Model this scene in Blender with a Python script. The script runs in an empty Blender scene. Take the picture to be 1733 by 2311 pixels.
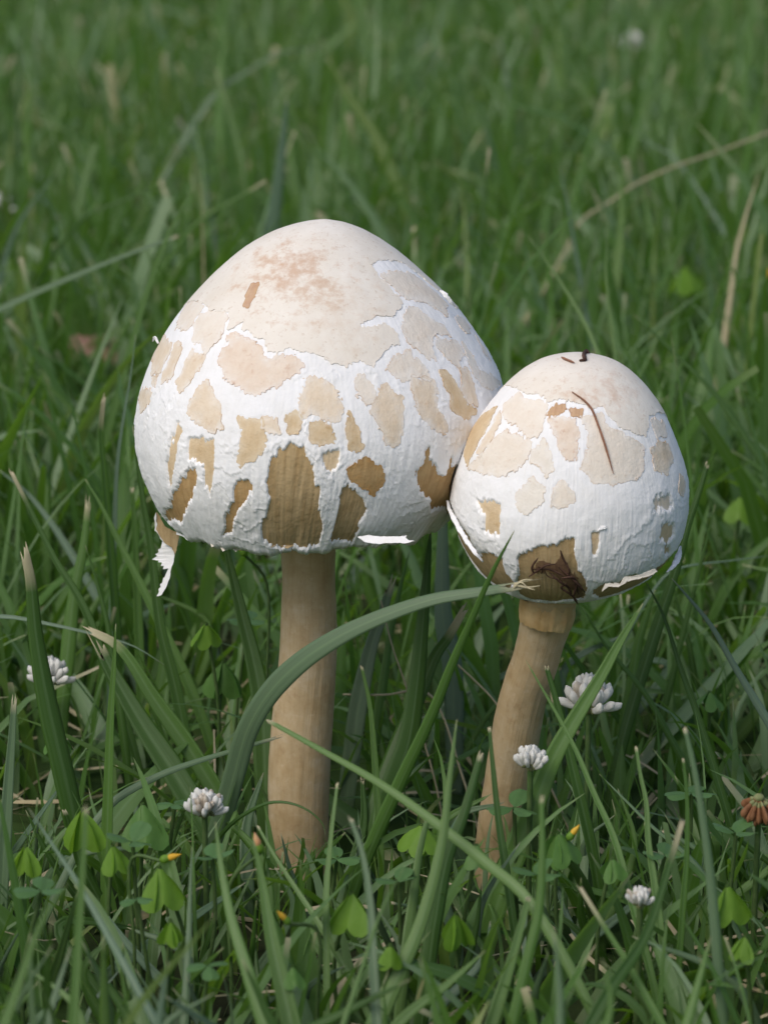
import bpy, math, random
import numpy as np

# ------------------------------------------------------------------ camera, sky, sun, exposure
scene = bpy.context.scene
PITCH = math.radians(14.0)
HALF_V = math.radians(9.0)
CAM_H = 0.28212
cam_data = bpy.data.cameras.new('camera')
cam_data.sensor_fit = 'VERTICAL'
cam_data.sensor_height = 36.0
cam_data.lens = 18.0 / math.tan(HALF_V)
cam_data.clip_start = 0.02
cam_data.clip_end = 400.0
cam_data.dof.use_dof = True
cam_data.dof.focus_distance = 0.765
cam_data.dof.aperture_fstop = 24.0
cam = bpy.data.objects.new('camera', cam_data)
scene.collection.objects.link(cam)
cam.location = (0, 0, CAM_H)
cam.rotation_euler = (math.radians(90) - PITCH, 0, 0)
scene.camera = cam

SUN_DIR = np.array([-0.42, -0.50, 0.80]); SUN_DIR /= np.linalg.norm(SUN_DIR)   # towards the sun
world = bpy.data.worlds.new('World'); scene.world = world
world.use_nodes = True
wn = world.node_tree.nodes; wl = world.node_tree.links
sky = wn.new('ShaderNodeTexSky'); sky.sky_type = 'NISHITA'; sky.sun_disc = False
sky.sun_elevation = math.asin(SUN_DIR[2])
sky.sun_rotation = math.atan2(SUN_DIR[0], SUN_DIR[1])
sky.air_density = 1.0; sky.dust_density = 3.0; sky.ozone_density = 1.0
wl.new(sky.outputs[0], wn['Background'].inputs[0])
wn['Background'].inputs[1].default_value = 0.12
sun_data = bpy.data.lights.new('sun', 'SUN')
sun_data.energy = 1.4; sun_data.angle = math.radians(40); sun_data.color = (1.0, 0.95, 0.88)
sun = bpy.data.objects.new('sun', sun_data); scene.collection.objects.link(sun)
from mathutils import Vector
sun.rotation_euler = Vector(SUN_DIR).to_track_quat('Z', 'Y').to_euler()
sun.location = (-1, -1, 3)
vs = scene.view_settings
vs.view_transform = 'Standard'; vs.look = 'None'; vs.gamma = 1.0; vs.exposure = 0.12
vs.use_curve_mapping = False
scene.cycles.use_denoising = True
scene.cycles.max_bounces = 6
scene.cycles.transparent_max_bounces = 4

rng = np.random.default_rng(7)
random.seed(7)
COL = scene.collection

# ------------------------------------------------------------------ helpers: places, noise, meshes
FPX = 1155.5 / math.tan(HALF_V)
CPOS = np.array([0, 0, CAM_H])
FW = np.array([0, math.cos(PITCH), -math.sin(PITCH)])
RT = np.array([1.0, 0, 0]); UP = np.array([0, math.sin(PITCH), math.cos(PITCH)])

def at(px, py, Y):
    """the point of the place seen at a spot of the photograph, at distance Y along the lawn"""
    d = FW + RT * ((px - 866.5) / FPX) + UP * ((1155.5 - py) / FPX)
    return CPOS + d * (Y / d[1])

def proj(P):
    d = P - CPOS; w = d @ FW
    return np.stack([866.5 + FPX * (d @ RT) / w, 1155.5 - FPX * (d @ UP) / w], -1)

_perm = np.random.default_rng(3).permutation(256)
_perm = np.concatenate([_perm, _perm, _perm])
_grad = np.random.default_rng(4).normal(size=(256, 3)); _grad /= np.linalg.norm(_grad, axis=1)[:, None]

def pn(P, seed=0):
    P = np.asarray(P, float) + seed * 17.37
    I = np.floor(P).astype(int); f = P - I; I &= 255
    u = f * f * f * (f * (f * 6 - 15) + 10)
    out = 0
    for a in (0, 1):
        for b in (0, 1):
            for c in (0, 1):
                h = _perm[_perm[_perm[(I[..., 0] + a) & 255] + ((I[..., 1] + b) & 255)] + ((I[..., 2] + c) & 255)]
                g = _grad[h]
                d = g[..., 0] * (f[..., 0] - a) + g[..., 1] * (f[..., 1] - b) + g[..., 2] * (f[..., 2] - c)
                w = (u[..., 0] if a else 1 - u[..., 0]) * (u[..., 1] if b else 1 - u[..., 1]) * (u[..., 2] if c else 1 - u[..., 2])
                out = out + w * d
    return out * 1.6

def fbm(P, n=3, seed=0):
    P = np.asarray(P, float); s = 0; a = 1.0; k = 1.0
    for i in range(n):
        s = s + a * pn(P * k, seed + i * 3); a *= .5; k *= 2.03
    return s

def sstep(x, a, b):
    t = np.clip((x - a) / (b - a), 0, 1); return t * t * (3 - 2 * t)

def mesh_from(name, V, F, uv=None, attrs=None, smooth=True):
    """V (n,3); F (m,3) or (m,4) int array; uv per vertex; attrs dict name -> per-vertex float"""
    V = np.ascontiguousarray(V, dtype=np.float32); F = np.ascontiguousarray(F, dtype=np.int32)
    me = bpy.data.meshes.new(name)
    n, k = F.shape
    me.vertices.add(len(V)); me.vertices.foreach_set('co', V.ravel())
    me.loops.add(n * k); me.loops.foreach_set('vertex_index', F.ravel())
    me.polygons.add(n); me.polygons.foreach_set('loop_start', np.arange(0, n * k, k, dtype=np.int32))
    sm = np.full(n, bool(smooth)) if np.isscalar(smooth) else smooth
    me.polygons.foreach_set('use_smooth', sm)
    if uv is not None:
        l = me.uv_layers.new(name='UVMap')
        l.data.foreach_set('uv', np.ascontiguousarray(uv[F.ravel()], dtype=np.float32).ravel())
    for k_, v in (attrs or {}).items():
        a = me.attributes.new(k_, 'FLOAT', 'POINT'); a.data.foreach_set('value', np.ascontiguousarray(v, dtype=np.float32))
    me.update(calc_edges=True); me.validate()
    return me

def obj(name, me, mat, parent=None, loc=None):
    o = bpy.data.objects.new(name, me); COL.objects.link(o)
    if mat is not None and me is not None and not me.materials: me.materials.append(mat)
    if parent is not None: o.parent = parent
    if loc is not None: o.location = loc
    return o

def tag(o, label=None, cat=None, group=None, kind=None):
    if label: o['label'] = label
    if cat: o['category'] = cat
    if group: o['group'] = group
    if kind: o['kind'] = kind
    return o

def thing(name, loc, label, cat, group=None):
    o = bpy.data.objects.new(name, None); COL.objects.link(o)
    o.empty_display_size = .01; o.location = loc
    return tag(o, label, cat, group)

# ------------------------------------------------------------------ materials
class NT:
    def __init__(s, name):
        s.m = bpy.data.materials.new(name); s.m.use_nodes = True
        s.t = s.m.node_tree; s.n = s.t.nodes; s.b = s.n['Principled BSDF']; s.out = s.n['Material Output']
    def new(s, typ, **kw):
        x = s.n.new(typ)
        for k, v in kw.items():
            if k in x.inputs.keys(): x.inputs[k].default_value = v
            else: setattr(x, k, v)
        return x
    def link(s, a, b): s.t.links.new(a, b)
    def attr(s, name): x = s.n.new('ShaderNodeAttribute'); x.attribute_name = name; return x.outputs['Fac']
    def uv(s, scale):
        u = s.n.new('ShaderNodeUVMap'); m = s.n.new('ShaderNodeMapping'); m.inputs['Scale'].default_value = scale
        s.link(u.outputs[0], m.inputs[0]); return m.outputs[0]
    def objc(s, scale=1.0):
        u = s.n.new('ShaderNodeTexCoord'); m = s.n.new('ShaderNodeMapping')
        m.inputs['Scale'].default_value = (scale,) * 3 if np.isscalar(scale) else scale
        s.link(u.outputs['Object'], m.inputs[0]); return m.outputs[0]
    def noise(s, vec, scale=1.0, detail=4, rough=.55):
        x = s.new('ShaderNodeTexNoise', Scale=scale, Detail=detail, Roughness=rough)
        s.link(vec, x.inputs['Vector']); return x.outputs['Fac']
    def ramp(s, fac, stops):
        x = s.n.new('ShaderNodeValToRGB'); e = x.color_ramp.elements
        while len(e) < len(stops): e.new(.5)
        for i, (p, c) in enumerate(stops):
            e[i].position = p; e[i].color = tuple(c) + (1,) if len(c) == 3 else c
        s.link(fac, x.inputs[0]); return x.outputs[0]
    def mix(s, fac, a, b, mode='MIX'):
        x = s.n.new('ShaderNodeMix'); x.data_type = 'RGBA'; x.blend_type = mode
        for sock, v in ((x.inputs[0], fac), (x.inputs[6], a), (x.inputs[7], b)):
            if hasattr(v, 'is_output'): s.link(v, sock)
            elif isinstance(v, (tuple, list)): sock.default_value = tuple(v) + (1,) if len(v) == 3 else v
            else: sock.default_value = v
        return x.outputs[2]
    def bump(s, height, strength, dist, prev=None):
        x = s.n.new('ShaderNodeBump'); x.inputs['Strength'].default_value = strength; x.inputs['Distance'].default_value = dist
        s.link(height, x.inputs['Height'])
        if prev is not None: s.link(prev, x.inputs['Normal'])
        s.link(x.outputs[0], s.b.inputs['Normal']); return x.outputs[0]
    def set(s, **kw):
        for k, v in kw.items():
            k = k.replace('_', ' ')
            if hasattr(v, 'is_output'): s.link(v, s.b.inputs[k])
            elif isinstance(v, tuple) and len(v) == 3 and k == 'Base Color': s.b.inputs[k].default_value = v + (1,)
            else: s.b.inputs[k].default_value = v
    def translucent(s, col, fac):
        t = s.n.new('ShaderNodeBsdfTranslucent'); mx = s.n.new('ShaderNodeMixShader')
        mx.inputs[0].default_value = fac
        if hasattr(col, 'is_output'): s.link(col, t.inputs[0])
        else: t.inputs[0].default_value = tuple(col) + (1,)
        s.link(s.b.outputs[0], mx.inputs[1]); s.link(t.outputs[0], mx.inputs[2]); s.link(mx.outputs[0], s.out.inputs[0])

MAT = {}
def mat_flesh():
    m = NT('white_flesh')
    o = m.objc(1.0)
    n1 = m.noise(o, 160, 4); n2 = m.noise(m.uv((1500, 260, 1)), 1.0, 3); n3 = m.noise(o, 1400, 3)
    c = m.ramp(n1, [(.3, (.83, .825, .82)), (.65, (.88, .88, .89))])
    c = m.mix(m.ramp(n2, [(.55, (0, 0, 0)), (.8, (.35, .35, .35))]), c, (.74, .70, .62))
    m.set(Base_Color=c, Roughness=.88, Specular_IOR_Level=.2)
    b = m.bump(n2, .22, .0003); m.bump(n3, .3, .0003, b)
    return m.m
def mat_skin(name, a, b, dark, streak=.5, speck=.4, rimcol=(.62, .42, .22)):
    """the cap's skin: mottled, with fibres running down from the crown and small dark specks"""
    m = NT(name); o = m.objc(1.0)
    n1 = m.noise(o, 170, 7, .72); n2 = m.noise(m.uv((900, 75, 1)), 1.0, 4, .6); n3 = m.noise(o, 1500, 2); n4 = m.noise(o, 420, 3, .7)
    c = m.ramp(n1, [(.32, a), (.68, b)])
    f = m.ramp(n2, [(.42, (0, 0, 0)), (.78, (streak,) * 3)])
    c = m.mix(f, c, dark)
    f2 = m.ramp(n4, [(.60, (0, 0, 0)), (.76, (speck,) * 3)])
    c = m.mix(f2, c, dark)
    rm = m.n.new('ShaderNodeMath'); rm.operation = 'MULTIPLY'; m.link(m.attr('rim'), rm.inputs[0]); m.link(m.ramp(m.noise(o, 330, 4, .7), [(.36, (0, 0, 0)), (.62, (1, 1, 1))]), rm.inputs[1])
    c = m.mix(rm.outputs[0], c, rimcol)
    ol = m.n.new('ShaderNodeMath'); ol.operation = 'MULTIPLY'; m.link(m.ramp(m.attr('rim'), [(.74, (0, 0, 0)), (.96, (.75,) * 3)]), ol.inputs[0]); m.link(m.ramp(n1, [(.40, (.15,) * 3), (.60, (1, 1, 1))]), ol.inputs[1])
    c = m.mix(ol.outputs[0], c, dark)
    m.set(Base_Color=c, Roughness=.7, Specular_IOR_Level=.3)
    b_ = m.bump(n2, .12 + streak * .3, .0005); b_ = m.bump(n4, .30, .0006, b_); m.bump(n3, .3, .0003, b_)
    return m.m
MAT['flesh'] = mat_flesh()
FADE = (.83, .80, .76)
MAT['cream'] = mat_skin('cream_skin', (.82, .755, .665), (.76, .67, .565), (.62, .46, .33), .10, .55, FADE)
MAT['pale'] = mat_skin('pale_skin', (.83, .785, .71), (.77, .705, .615), (.64, .50, .37), .10, .4, FADE)
MAT['tan'] = mat_skin('tan_skin', (.80, .695, .56), (.71, .575, .42), (.56, .37, .21), .18, .6, FADE)
MAT['pink'] = mat_skin('pinkish_tan_skin', (.80, .70, .59), (.72, .58, .46), (.55, .34, .23), .12, .8, FADE)
MAT['ochre'] = mat_skin('ochre_skin', (.71, .56, .365), (.60, .44, .255), (.43, .26, .11), .35, .5, (.78, .68, .53))
MAT['brown'] = mat_skin('brown_skin', (.52, .39, .22), (.42, .30, .15), (.28, .175, .07), .75, .25, (.40, .24, .08))
MAT['orange'] = mat_skin('orange_brown_skin', (.55, .385, .19), (.44, .275, .12), (.28, .15, .05), .75, .25, (.52, .28, .09))
MAT['dark'] = mat_skin('dark_rotten_skin', (.24, .145, .085), (.15, .085, .05), (.07, .03, .02), .6, .6, (.30, .19, .09))
MAT['bruise'] = mat_skin('bruised_skin', (.50, .30, .19), (.62, .44, .30), (.32, .15, .08), .6, .5)

def mat_disc(name, stain_pts):
    """the unbroken skin of the crown, nearly white, with brown stains of their own shape"""
    m = NT(name); o = m.objc(1.0)
    n1 = m.noise(o, 90, 6, .65); n4 = m.noise(o, 800, 3, .75); n3 = m.noise(o, 1500, 2); n5 = m.noise(o, 260, 5, .7)
    c = m.ramp(n1, [(.33, (.825, .775, .70)), (.66, (.76, .695, .605))])
    c = m.mix(m.ramp(n4, [(.58, (0, 0, 0)), (.70, (.55,) * 3)]), c, (.55, .42, .31))
    for (p, rad, amt, colr) in stain_pts:
        tc = m.n.new('ShaderNodeTexCoord'); mp = m.n.new('ShaderNodeMapping'); mp.vector_type = 'POINT'
        mp.inputs['Location'].default_value = tuple(-np.array(p) / rad); mp.inputs['Scale'].default_value = (1 / rad,) * 3
        m.link(tc.outputs['Object'], mp.inputs[0])
        ln = m.n.new('ShaderNodeVectorMath'); ln.operation = 'LENGTH'; m.link(mp.outputs[0], ln.inputs[0])
        ad = m.n.new('ShaderNodeMath'); ad.operation = 'MULTIPLY_ADD'; m.link(n5, ad.inputs[0]); ad.inputs[1].default_value = 1.9; ad.inputs[2].default_value = -0.75
        sm = m.n.new('ShaderNodeMath'); sm.operation = 'SUBTRACT'; m.link(ad.outputs[0], sm.inputs[0])
        hl = m.n.new('ShaderNodeMath'); hl.operation = 'MULTIPLY_ADD'; m.link(ln.outputs['Value'], hl.inputs[0]); hl.inputs[1].default_value = .55; hl.inputs[2].default_value = -.25
        m.link(hl.outputs[0], sm.inputs[1])
        f = m.ramp(sm.outputs[0], [(0, (0, 0, 0)), (.45, (amt,) * 3)])
        c = m.mix(f, c, colr)
    m.set(Base_Color=c, Roughness=.62, Specular_IOR_Level=.3)
    b_ = m.bump(n5, .2, .0006); m.bump(n3, .2, .0003, b_)
    return m.m

def mat_stem():
    m = NT('stem_skin'); o = m.objc(1.0)
    n1 = m.noise(m.uv((700, 45, 1)), 1.0, 5, .6); n2 = m.noise(o, 95, 6, .68); n3 = m.noise(m.uv((2600, 160, 1)), 1.0, 3)
    c = m.ramp(n2, [(.30, (.41, .285, .14)), (.50, (.50, .375, .215)), (.68, (.57, .465, .31))])
    c = m.mix(m.ramp(n1, [(.45, (0, 0, 0)), (.75, (.42,) * 3)]), c, (.36, .235, .105))
    c = m.mix(m.ramp(n3, [(.58, (0, 0, 0)), (.76, (.4,) * 3)]), c, (.60, .48, .33))
    n6 = m.noise(o, 330, 5, .7)
    c = m.mix(m.ramp(n6, [(.56, (0, 0, 0)), (.72, (.5,) * 3)]), c, (.33, .20, .09))
    c = m.mix(m.ramp(n6, [(.28, (.5,) * 3), (.42, (0, 0, 0))]), c, (.62, .51, .36))
    m.set(Base_Color=c, Roughness=.65, Specular_IOR_Level=.3)
    b = m.bump(n6, .3, .0006); b = m.bump(n1, .3, .0005, b); m.bump(n3, .35, .0003, b)
    return m.m
MAT['stem'] = mat_stem()
m = NT('stem_ring_skin'); o_ = m.objc(1.0)
m.set(Base_Color=m.ramp(m.noise(o_, 220, 4), [(.35, (.43, .27, .10)), (.65, (.55, .39, .19))]), Roughness=.75)
m.bump(m.noise(m.uv((900, 90, 1)), 1.0, 3), .5, .0006); MAT['ring'] = m.m

def mat_grass(name, stops, trans, tf, rough=.46, spec=.42, tipcol=(.62, .55, .36)):
    m = NT(name)
    v = m.attr('tone')
    c = m.ramp(v, stops)
    st = m.noise(m.uv((14, 22, 1)), 1.0, 3); fine = m.noise(m.uv((6.5, .35, 1)), 1.0, 2)
    c = m.mix(m.ramp(fine, [(.35, (0, 0, 0)), (.75, (.45,) * 3)]), c, m.mix(.4, c, (.18, .30, .15)))
    c = m.mix(m.ramp(st, [(.60, (0, 0, 0)), (.80, (.35,) * 3)]), c, (.16, .17, .05))
    c = m.mix(m.ramp(m.attr('rib'), [(.80, (0, 0, 0)), (.97, (.5,) * 3)]), c, m.mix(.55, c, (.22, .34, .16)))
    c = m.mix(m.attr('tip'), c, tipcol)
    m.set(Base_Color=c, Roughness=rough, Specular_IOR_Level=spec)
    m.bump(fine, .35, .0003)
    m.translucent(m.mix(m.attr('tip'), trans, (.4, .34, .18)), tf)
    return m.m
G_MIX = [(0.0, (.048, .116, .014)), (.18, (.070, .152, .024)), (.38, (.093, .188, .042)), (.58, (.118, .210, .072)), (.78, (.178, .262, .152)), (.90, (.145, .240, .048)), (.97, (.32, .27, .13)), (1.0, (.36, .31, .17))]
MAT['grass'] = mat_grass('lawn_grass', G_MIX, (.24, .46, .03), .36)
MAT['g_dark'] = mat_grass('dark_grass', [(0, (.034, .092, .007)), (1, (.052, .126, .014))], (.14, .32, .01), .32)
MAT['g_mid'] = mat_grass('mid_green_grass', [(0, (.068, .158, .016)), (1, (.095, .195, .034))], (.20, .42, .02), .30)
MAT['g_grey'] = mat_grass('grey_green_grass', [(0, (.090, .160, .070)), (1, (.115, .182, .096))], (.08, .20, .05), .22)
MAT['g_blue'] = mat_grass('blue_green_grass', [(0, (.100, .172, .108)), (1, (.130, .200, .135))], (.08, .18, .08), .20)
MAT['g_light'] = mat_grass('light_green_grass', [(0, (.105, .205, .044)), (1, (.140, .240, .066))], (.14, .30, .04), .28)
MAT['g_yellow'] = mat_grass('yellow_green_grass', [(0, (.090, .165, .020)), (1, (.130, .205, .030))], (.2, .34, .03), .30)
MAT['g_straw'] = mat_grass('dry_straw', [(0, (.42, .34, .20)), (1, (.52, .45, .30))], (.3, .25, .12), .15, .7, .2)
MAT['g_brown'] = mat_grass('brown_dry_grass', [(0, (.20, .11, .06)), (1, (.30, .18, .10))], (.2, .1, .04), .15, .7, .2)

def simple(name, stops, scale=200, rough=.6, trans=None, tf=.25, spec=.3, bump=.3):
    m = NT(name); n = m.noise(m.objc(1.0), scale, 4)
    m.set(Base_Color=m.ramp(n, stops), Roughness=rough, Specular_IOR_Level=spec)
    m.bump(m.noise(m.objc(1.0), scale * 4, 3), bump, .0003)
    if trans: m.translucent(trans, tf)
    return m.m
MAT['petal'] = simple('clover_petal', [(.3, (.78, .77, .72)), (.7, (.84, .84, .82))], 300, .6, (.7, .7, .6), .25)
MAT['petal_old'] = simple('fading_clover_petal', [(.3, (.45, .36, .26)), (.6, (.72, .68, .60))], 300, .6, (.5, .45, .3), .2)
MAT['petal_dead'] = simple('withered_clover_petal', [(.3, (.16, .065, .025)), (.7, (.30, .15, .07))], 400, .7, (.2, .08, .02), .15)
MAT['calyx'] = simple('clover_calyx', [(.3, (.14, .17, .06)), (.7, (.26, .26, .13))], 400, .6)
MAT['stalk'] = simple('green_stalk', [(.3, (.06, .12, .03)), (.7, (.11, .17, .06))], 300, .5, (.1, .2, .04), .15)
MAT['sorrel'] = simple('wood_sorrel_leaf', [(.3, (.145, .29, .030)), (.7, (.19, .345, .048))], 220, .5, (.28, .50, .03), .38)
MAT['sorrel_dark'] = simple('dark_sorrel_leaf', [(.3, (.085, .190, .036)), (.7, (.115, .235, .054))], 220, .5, (.10, .28, .04), .25)  # darker, duller green for some of the sorrel leaves
MAT['clover'] = simple('clover_leaf', [(.3, (.075, .165, .050)), (.7, (.105, .205, .072))], 260, .5, (.1, .28, .05), .25)
MAT['bud'] = simple('yellow_bud', [(.3, (.75, .42, .03)), (.7, (.85, .58, .08))], 400, .5, (.8, .5, .05), .25)
MAT['orange_bud'] = simple('orange_bud', [(.3, (.70, .33, .14)), (.7, (.80, .48, .25))], 400, .5, (.6, .3, .1), .2)
MAT['deadleaf'] = simple('dead_leaf', [(.3, (.33, .19, .14)), (.7, (.46, .29, .22))], 90, .7, (.3, .12, .06), .15)
MAT['debris'] = simple('dark_debris', [(.3, (.040, .020, .014)), (.7, (.10, .050, .034))], 500, .8)
MAT['needle'] = simple('brown_needle', [(.3, (.20, .09, .05)), (.7, (.30, .15, .09))], 500, .7)

# ------------------------------------------------------------------ ground
m = NT('lawn_soil'); o_ = m.objc(1.0)
n1 = m.noise(o_, 55, 6); n2 = m.noise(o_, 8, 4)
c = m.ramp(n1, [(.3, (.016, .014, .009)), (.55, (.035, .032, .018)), (.75, (.07, .055, .03))])
c = m.mix(m.ramp(n2, [(.30, (0, 0, 0)), (.50, (.85,) * 3)]), c, (.036, .072, .018))
m.set(Base_Color=c, Roughness=.95, Specular_IOR_Level=.1); m.bump(n1, .8, .004)
MAT['soil'] = m.m
def ground():
    xs = np.concatenate([np.linspace(-60, -2, 12), np.linspace(-1.6, 1.6, 90), np.linspace(2, 60, 12)])
    ys = np.concatenate([np.linspace(-40, -1, 8), np.linspace(0, 4, 110), np.linspace(4.6, 120, 16)])
    X, Yg = np.meshgrid(xs, ys)
    Z = .0015 * fbm(np.stack([X * 9, Yg * 9, X * 0], -1), 3) - .0015
    V = np.stack([X, Yg, Z], -1).reshape(-1, 3); nx = len(xs); ny = len(ys)
    i = np.arange(ny - 1)[:, None] * nx + np.arange(nx - 1)[None, :]
    F = np.stack([i, i + 1, i + nx + 1, i + nx], -1).reshape(-1, 4)
    g = obj('ground', mesh_from('ground', V, F), MAT['soil']); g['kind'] = 'structure'
ground()

# ------------------------------------------------------------------ mushroom caps
CAP1 = [(0.16253,0.00000,-0.01447,0.76934),(0.16209,0.00352,-0.01454,0.76930),(0.16119,0.00707,-0.01484,0.76922),(0.15997,0.01031,-0.01524,0.76912),(0.15846,0.01341,-0.01555,0.76898),(0.15672,0.01628,-0.01571,0.76883),(0.15475,0.01907,-0.01576,0.76866),(0.15257,0.02169,-0.01576,0.76847),(0.15020,0.02430,-0.01577,0.76826),(0.14764,0.02705,-0.01574,0.76804),(0.14491,0.02975,-0.01564,0.76780),(0.14200,0.03236,-0.01554,0.76754),(0.13893,0.03488,-0.01549,0.76728),(0.13571,0.03715,-0.01544,0.76699),(0.13233,0.03928,-0.01533,0.76670),(0.12881,0.04123,-0.01522,0.76639),(0.12514,0.04286,-0.01520,0.76607),(0.12133,0.04401,-0.01530,0.76574),(0.11739,0.04468,-0.01553,0.76539),(0.11331,0.04480,-0.01586,0.76503),(0.10910,0.04426,-0.01629,0.76467),(0.10476,0.04311,-0.01684,0.76429),(0.10029,0.04116,-0.01747,0.76390),(0.09570,0.03830,-0.01812,0.76349),(0.09180,0.03500,-0.01880,0.76308)]
CAP2 = [(0.13615,0.00000,0.04470,0.73702),(0.13590,0.00330,0.04474,0.73701),(0.13530,0.00630,0.04480,0.73699),(0.13441,0.00890,0.04480,0.73696),(0.13340,0.01076,0.04478,0.73693),(0.13221,0.01240,0.04471,0.73688),(0.13088,0.01400,0.04463,0.73684),(0.12940,0.01554,0.04458,0.73679),(0.12779,0.01700,0.04453,0.73673),(0.12606,0.01842,0.04445,0.73667),(0.12420,0.01980,0.04431,0.73661),(0.12223,0.02110,0.04413,0.73654),(0.12015,0.02229,0.04397,0.73646),(0.11797,0.02337,0.04384,0.73639),(0.11568,0.02437,0.04377,0.73631),(0.11329,0.02530,0.04374,0.73622),(0.11080,0.02618,0.04372,0.73614),(0.10822,0.02700,0.04366,0.73605),(0.10554,0.02757,0.04353,0.73595),(0.10278,0.02787,0.04335,0.73586),(0.09992,0.02790,0.04323,0.73576),(0.09698,0.02757,0.04322,0.73565),(0.09395,0.02684,0.04330,0.73555),(0.09084,0.02560,0.04335,0.73544),(0.08765,0.02370,0.04330,0.73533),(0.08437,0.02080,0.04290,0.73521),(0.08150,0.01640,0.04200,0.73510),(0.07960,0.01100,0.04090,0.73500),(0.07900,0.00750,0.04040,0.73498)]

def smooth_rings(T, n=500):
    T = np.array(T); d = np.r_[0, np.cumsum(np.linalg.norm(np.diff(T[:, :2], axis=0), axis=1))]
    s = np.linspace(0, d[-1], n); Q = np.stack([np.interp(s, d, T[:, k]) for k in range(4)], -1)
    for _ in range(260):
        Q[1:-1] = .5 * Q[1:-1] + .25 * (Q[:-2] + Q[2:])
        Q[1, 0] = Q[0, 0] - (Q[1, 1] ** 2) / .05
    Q[0, 1] = 0
    return Q, d[-1]

class Cap:
    def __init__(s, table, ntheta, nt, dent=None, rag=0.0):
        s.rag = rag
        s.Q, s.L = smooth_rings(table); s.dent = dent
        x = np.linspace(-math.pi, math.pi, ntheta + 1)
        phi = x - .5 * np.sin(x)                    # finer on the side towards the lawn's open front
        s.theta = phi - math.pi / 2
        s.t = np.linspace(0, 1, nt + 1)
        s.S = s.point(s.theta[:, None], s.t[None, :])
        dth = np.empty_like(s.S); dth[1:-1] = s.S[2:] - s.S[:-2]; dth[0] = dth[-1] = s.S[1] - s.S[-2]
        dt = np.gradient(s.S, axis=1)
        n = np.cross(dt, dth); n /= np.linalg.norm(n, axis=2)[..., None] + 1e-12
        n[:, 0] = (0, 0, 1)
        if (n[:, nt // 2, :2] * (s.S[:, nt // 2, :2] - s.S[:, nt // 2, :2].mean(0))).sum() < 0: n[:, 1:] *= -1
        s.N = n
        th = s.theta[:, None] + 0 * s.t; t = s.t[None, :] + 0 * s.theta[:, None]
        s.TH, s.T = th, t
        s.q = np.stack([t * np.cos(th), t * np.sin(th)], -1)
        rr = np.interp(s.t, np.linspace(0, 1, len(s.Q)), s.Q[:, 1])
        s.uv = np.stack([th * .035, t * s.L], -1)
        s.px = proj(s.S); s.front = ((CPOS - s.S) * s.N).sum(-1) > 0
    def point(s, th, t):
        g = np.linspace(0, 1, len(s.Q))
        z, r, cx, cy = (np.interp(t, g, s.Q[:, k]) for k in range(4))
        w = 1 + .012 * np.sin(3 * th + 1) * t + .008 * np.sin(5 * th) * t
        P = np.stack(np.broadcast_arrays(cx + r * w * np.cos(th), cy + r * w * np.sin(th), z + 0 * th), -1)
        if s.rag: P[..., 2] += s.rag * sstep(t, .90, 1.0) * fbm(np.stack(np.broadcast_arrays(np.cos(th) * 5, np.sin(th) * 5, 0 * th + 0 * t), -1), 4, 13)
        return s.dent(P) if s.dent else P
    def inside(s, P, margin=0.0):
        z = s.Q[::-1, 0]; r, cx, cy = (np.interp(P[..., 2], z, s.Q[::-1, k]) for k in (1, 2, 3))
        d = np.hypot(P[..., 0] - cx, P[..., 1] - cy)
        return (P[..., 2] < z[-1] + margin) & (P[..., 2] > z[0] - margin) & (d < r + margin)
    def find(s, px, py):
        """surface coordinates of a spot of the photograph; beyond the outline it goes on round the side"""
        d = np.hypot(s.px[..., 0] - px, s.px[..., 1] - py); d = np.where(s.front, d, 1e9)
        i, j = np.unravel_index(d.argmin(), d.shape); dist = d[i, j]
        i1 = min(max(i, 1), len(s.theta) - 2); j1 = min(max(j, 1), len(s.t) - 2)
        J = np.stack([(s.px[i1 + 1, j1] - s.px[i1 - 1, j1]) / 2, (s.px[i1, j1 + 1] - s.px[i1, j1 - 1]) / 2], 1)
        try: k = np.clip(np.linalg.solve(J, np.array([px, py]) - s.px[i1, j1]), -2, 2)
        except Exception: k = np.zeros(2)
        th = np.interp(i1 + k[0], np.arange(len(s.theta)), s.theta); t = np.interp(j1 + k[1], np.arange(len(s.t)), s.t)
        if dist > 4:
            th = s.theta[i] + math.copysign(min(.05 + dist * .012, .35), math.cos(s.theta[i])) ; t = s.t[j]
        return np.array([t * math.cos(th), t * math.sin(th)])

def poly_sd(q, poly):
    """signed distance (positive inside) of points q (n,2) to a polygon"""
    a = poly; b = np.roll(poly, -1, 0); best = np.full(len(q), 1e9); ins = np.zeros(len(q), bool)
    for p0, p1 in zip(a, b):
        e = p1 - p0; w = q - p0
        h = np.clip((w @ e) / (e @ e + 1e-15), 0, 1)
        best = np.minimum(best, np.hypot(*(w - h[:, None] * e).T))
        c = (p0[1] <= q[:, 1]) != (p1[1] <= q[:, 1])
        with np.errstate(divide='ignore', invalid='ignore'):
            xi = p0[0] + (q[:, 1] - p0[1]) / (p1[1] - p0[1]) * e[0]
        ins ^= c & (q[:, 0] < xi)
    return np.where(ins, best, -best)

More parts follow.
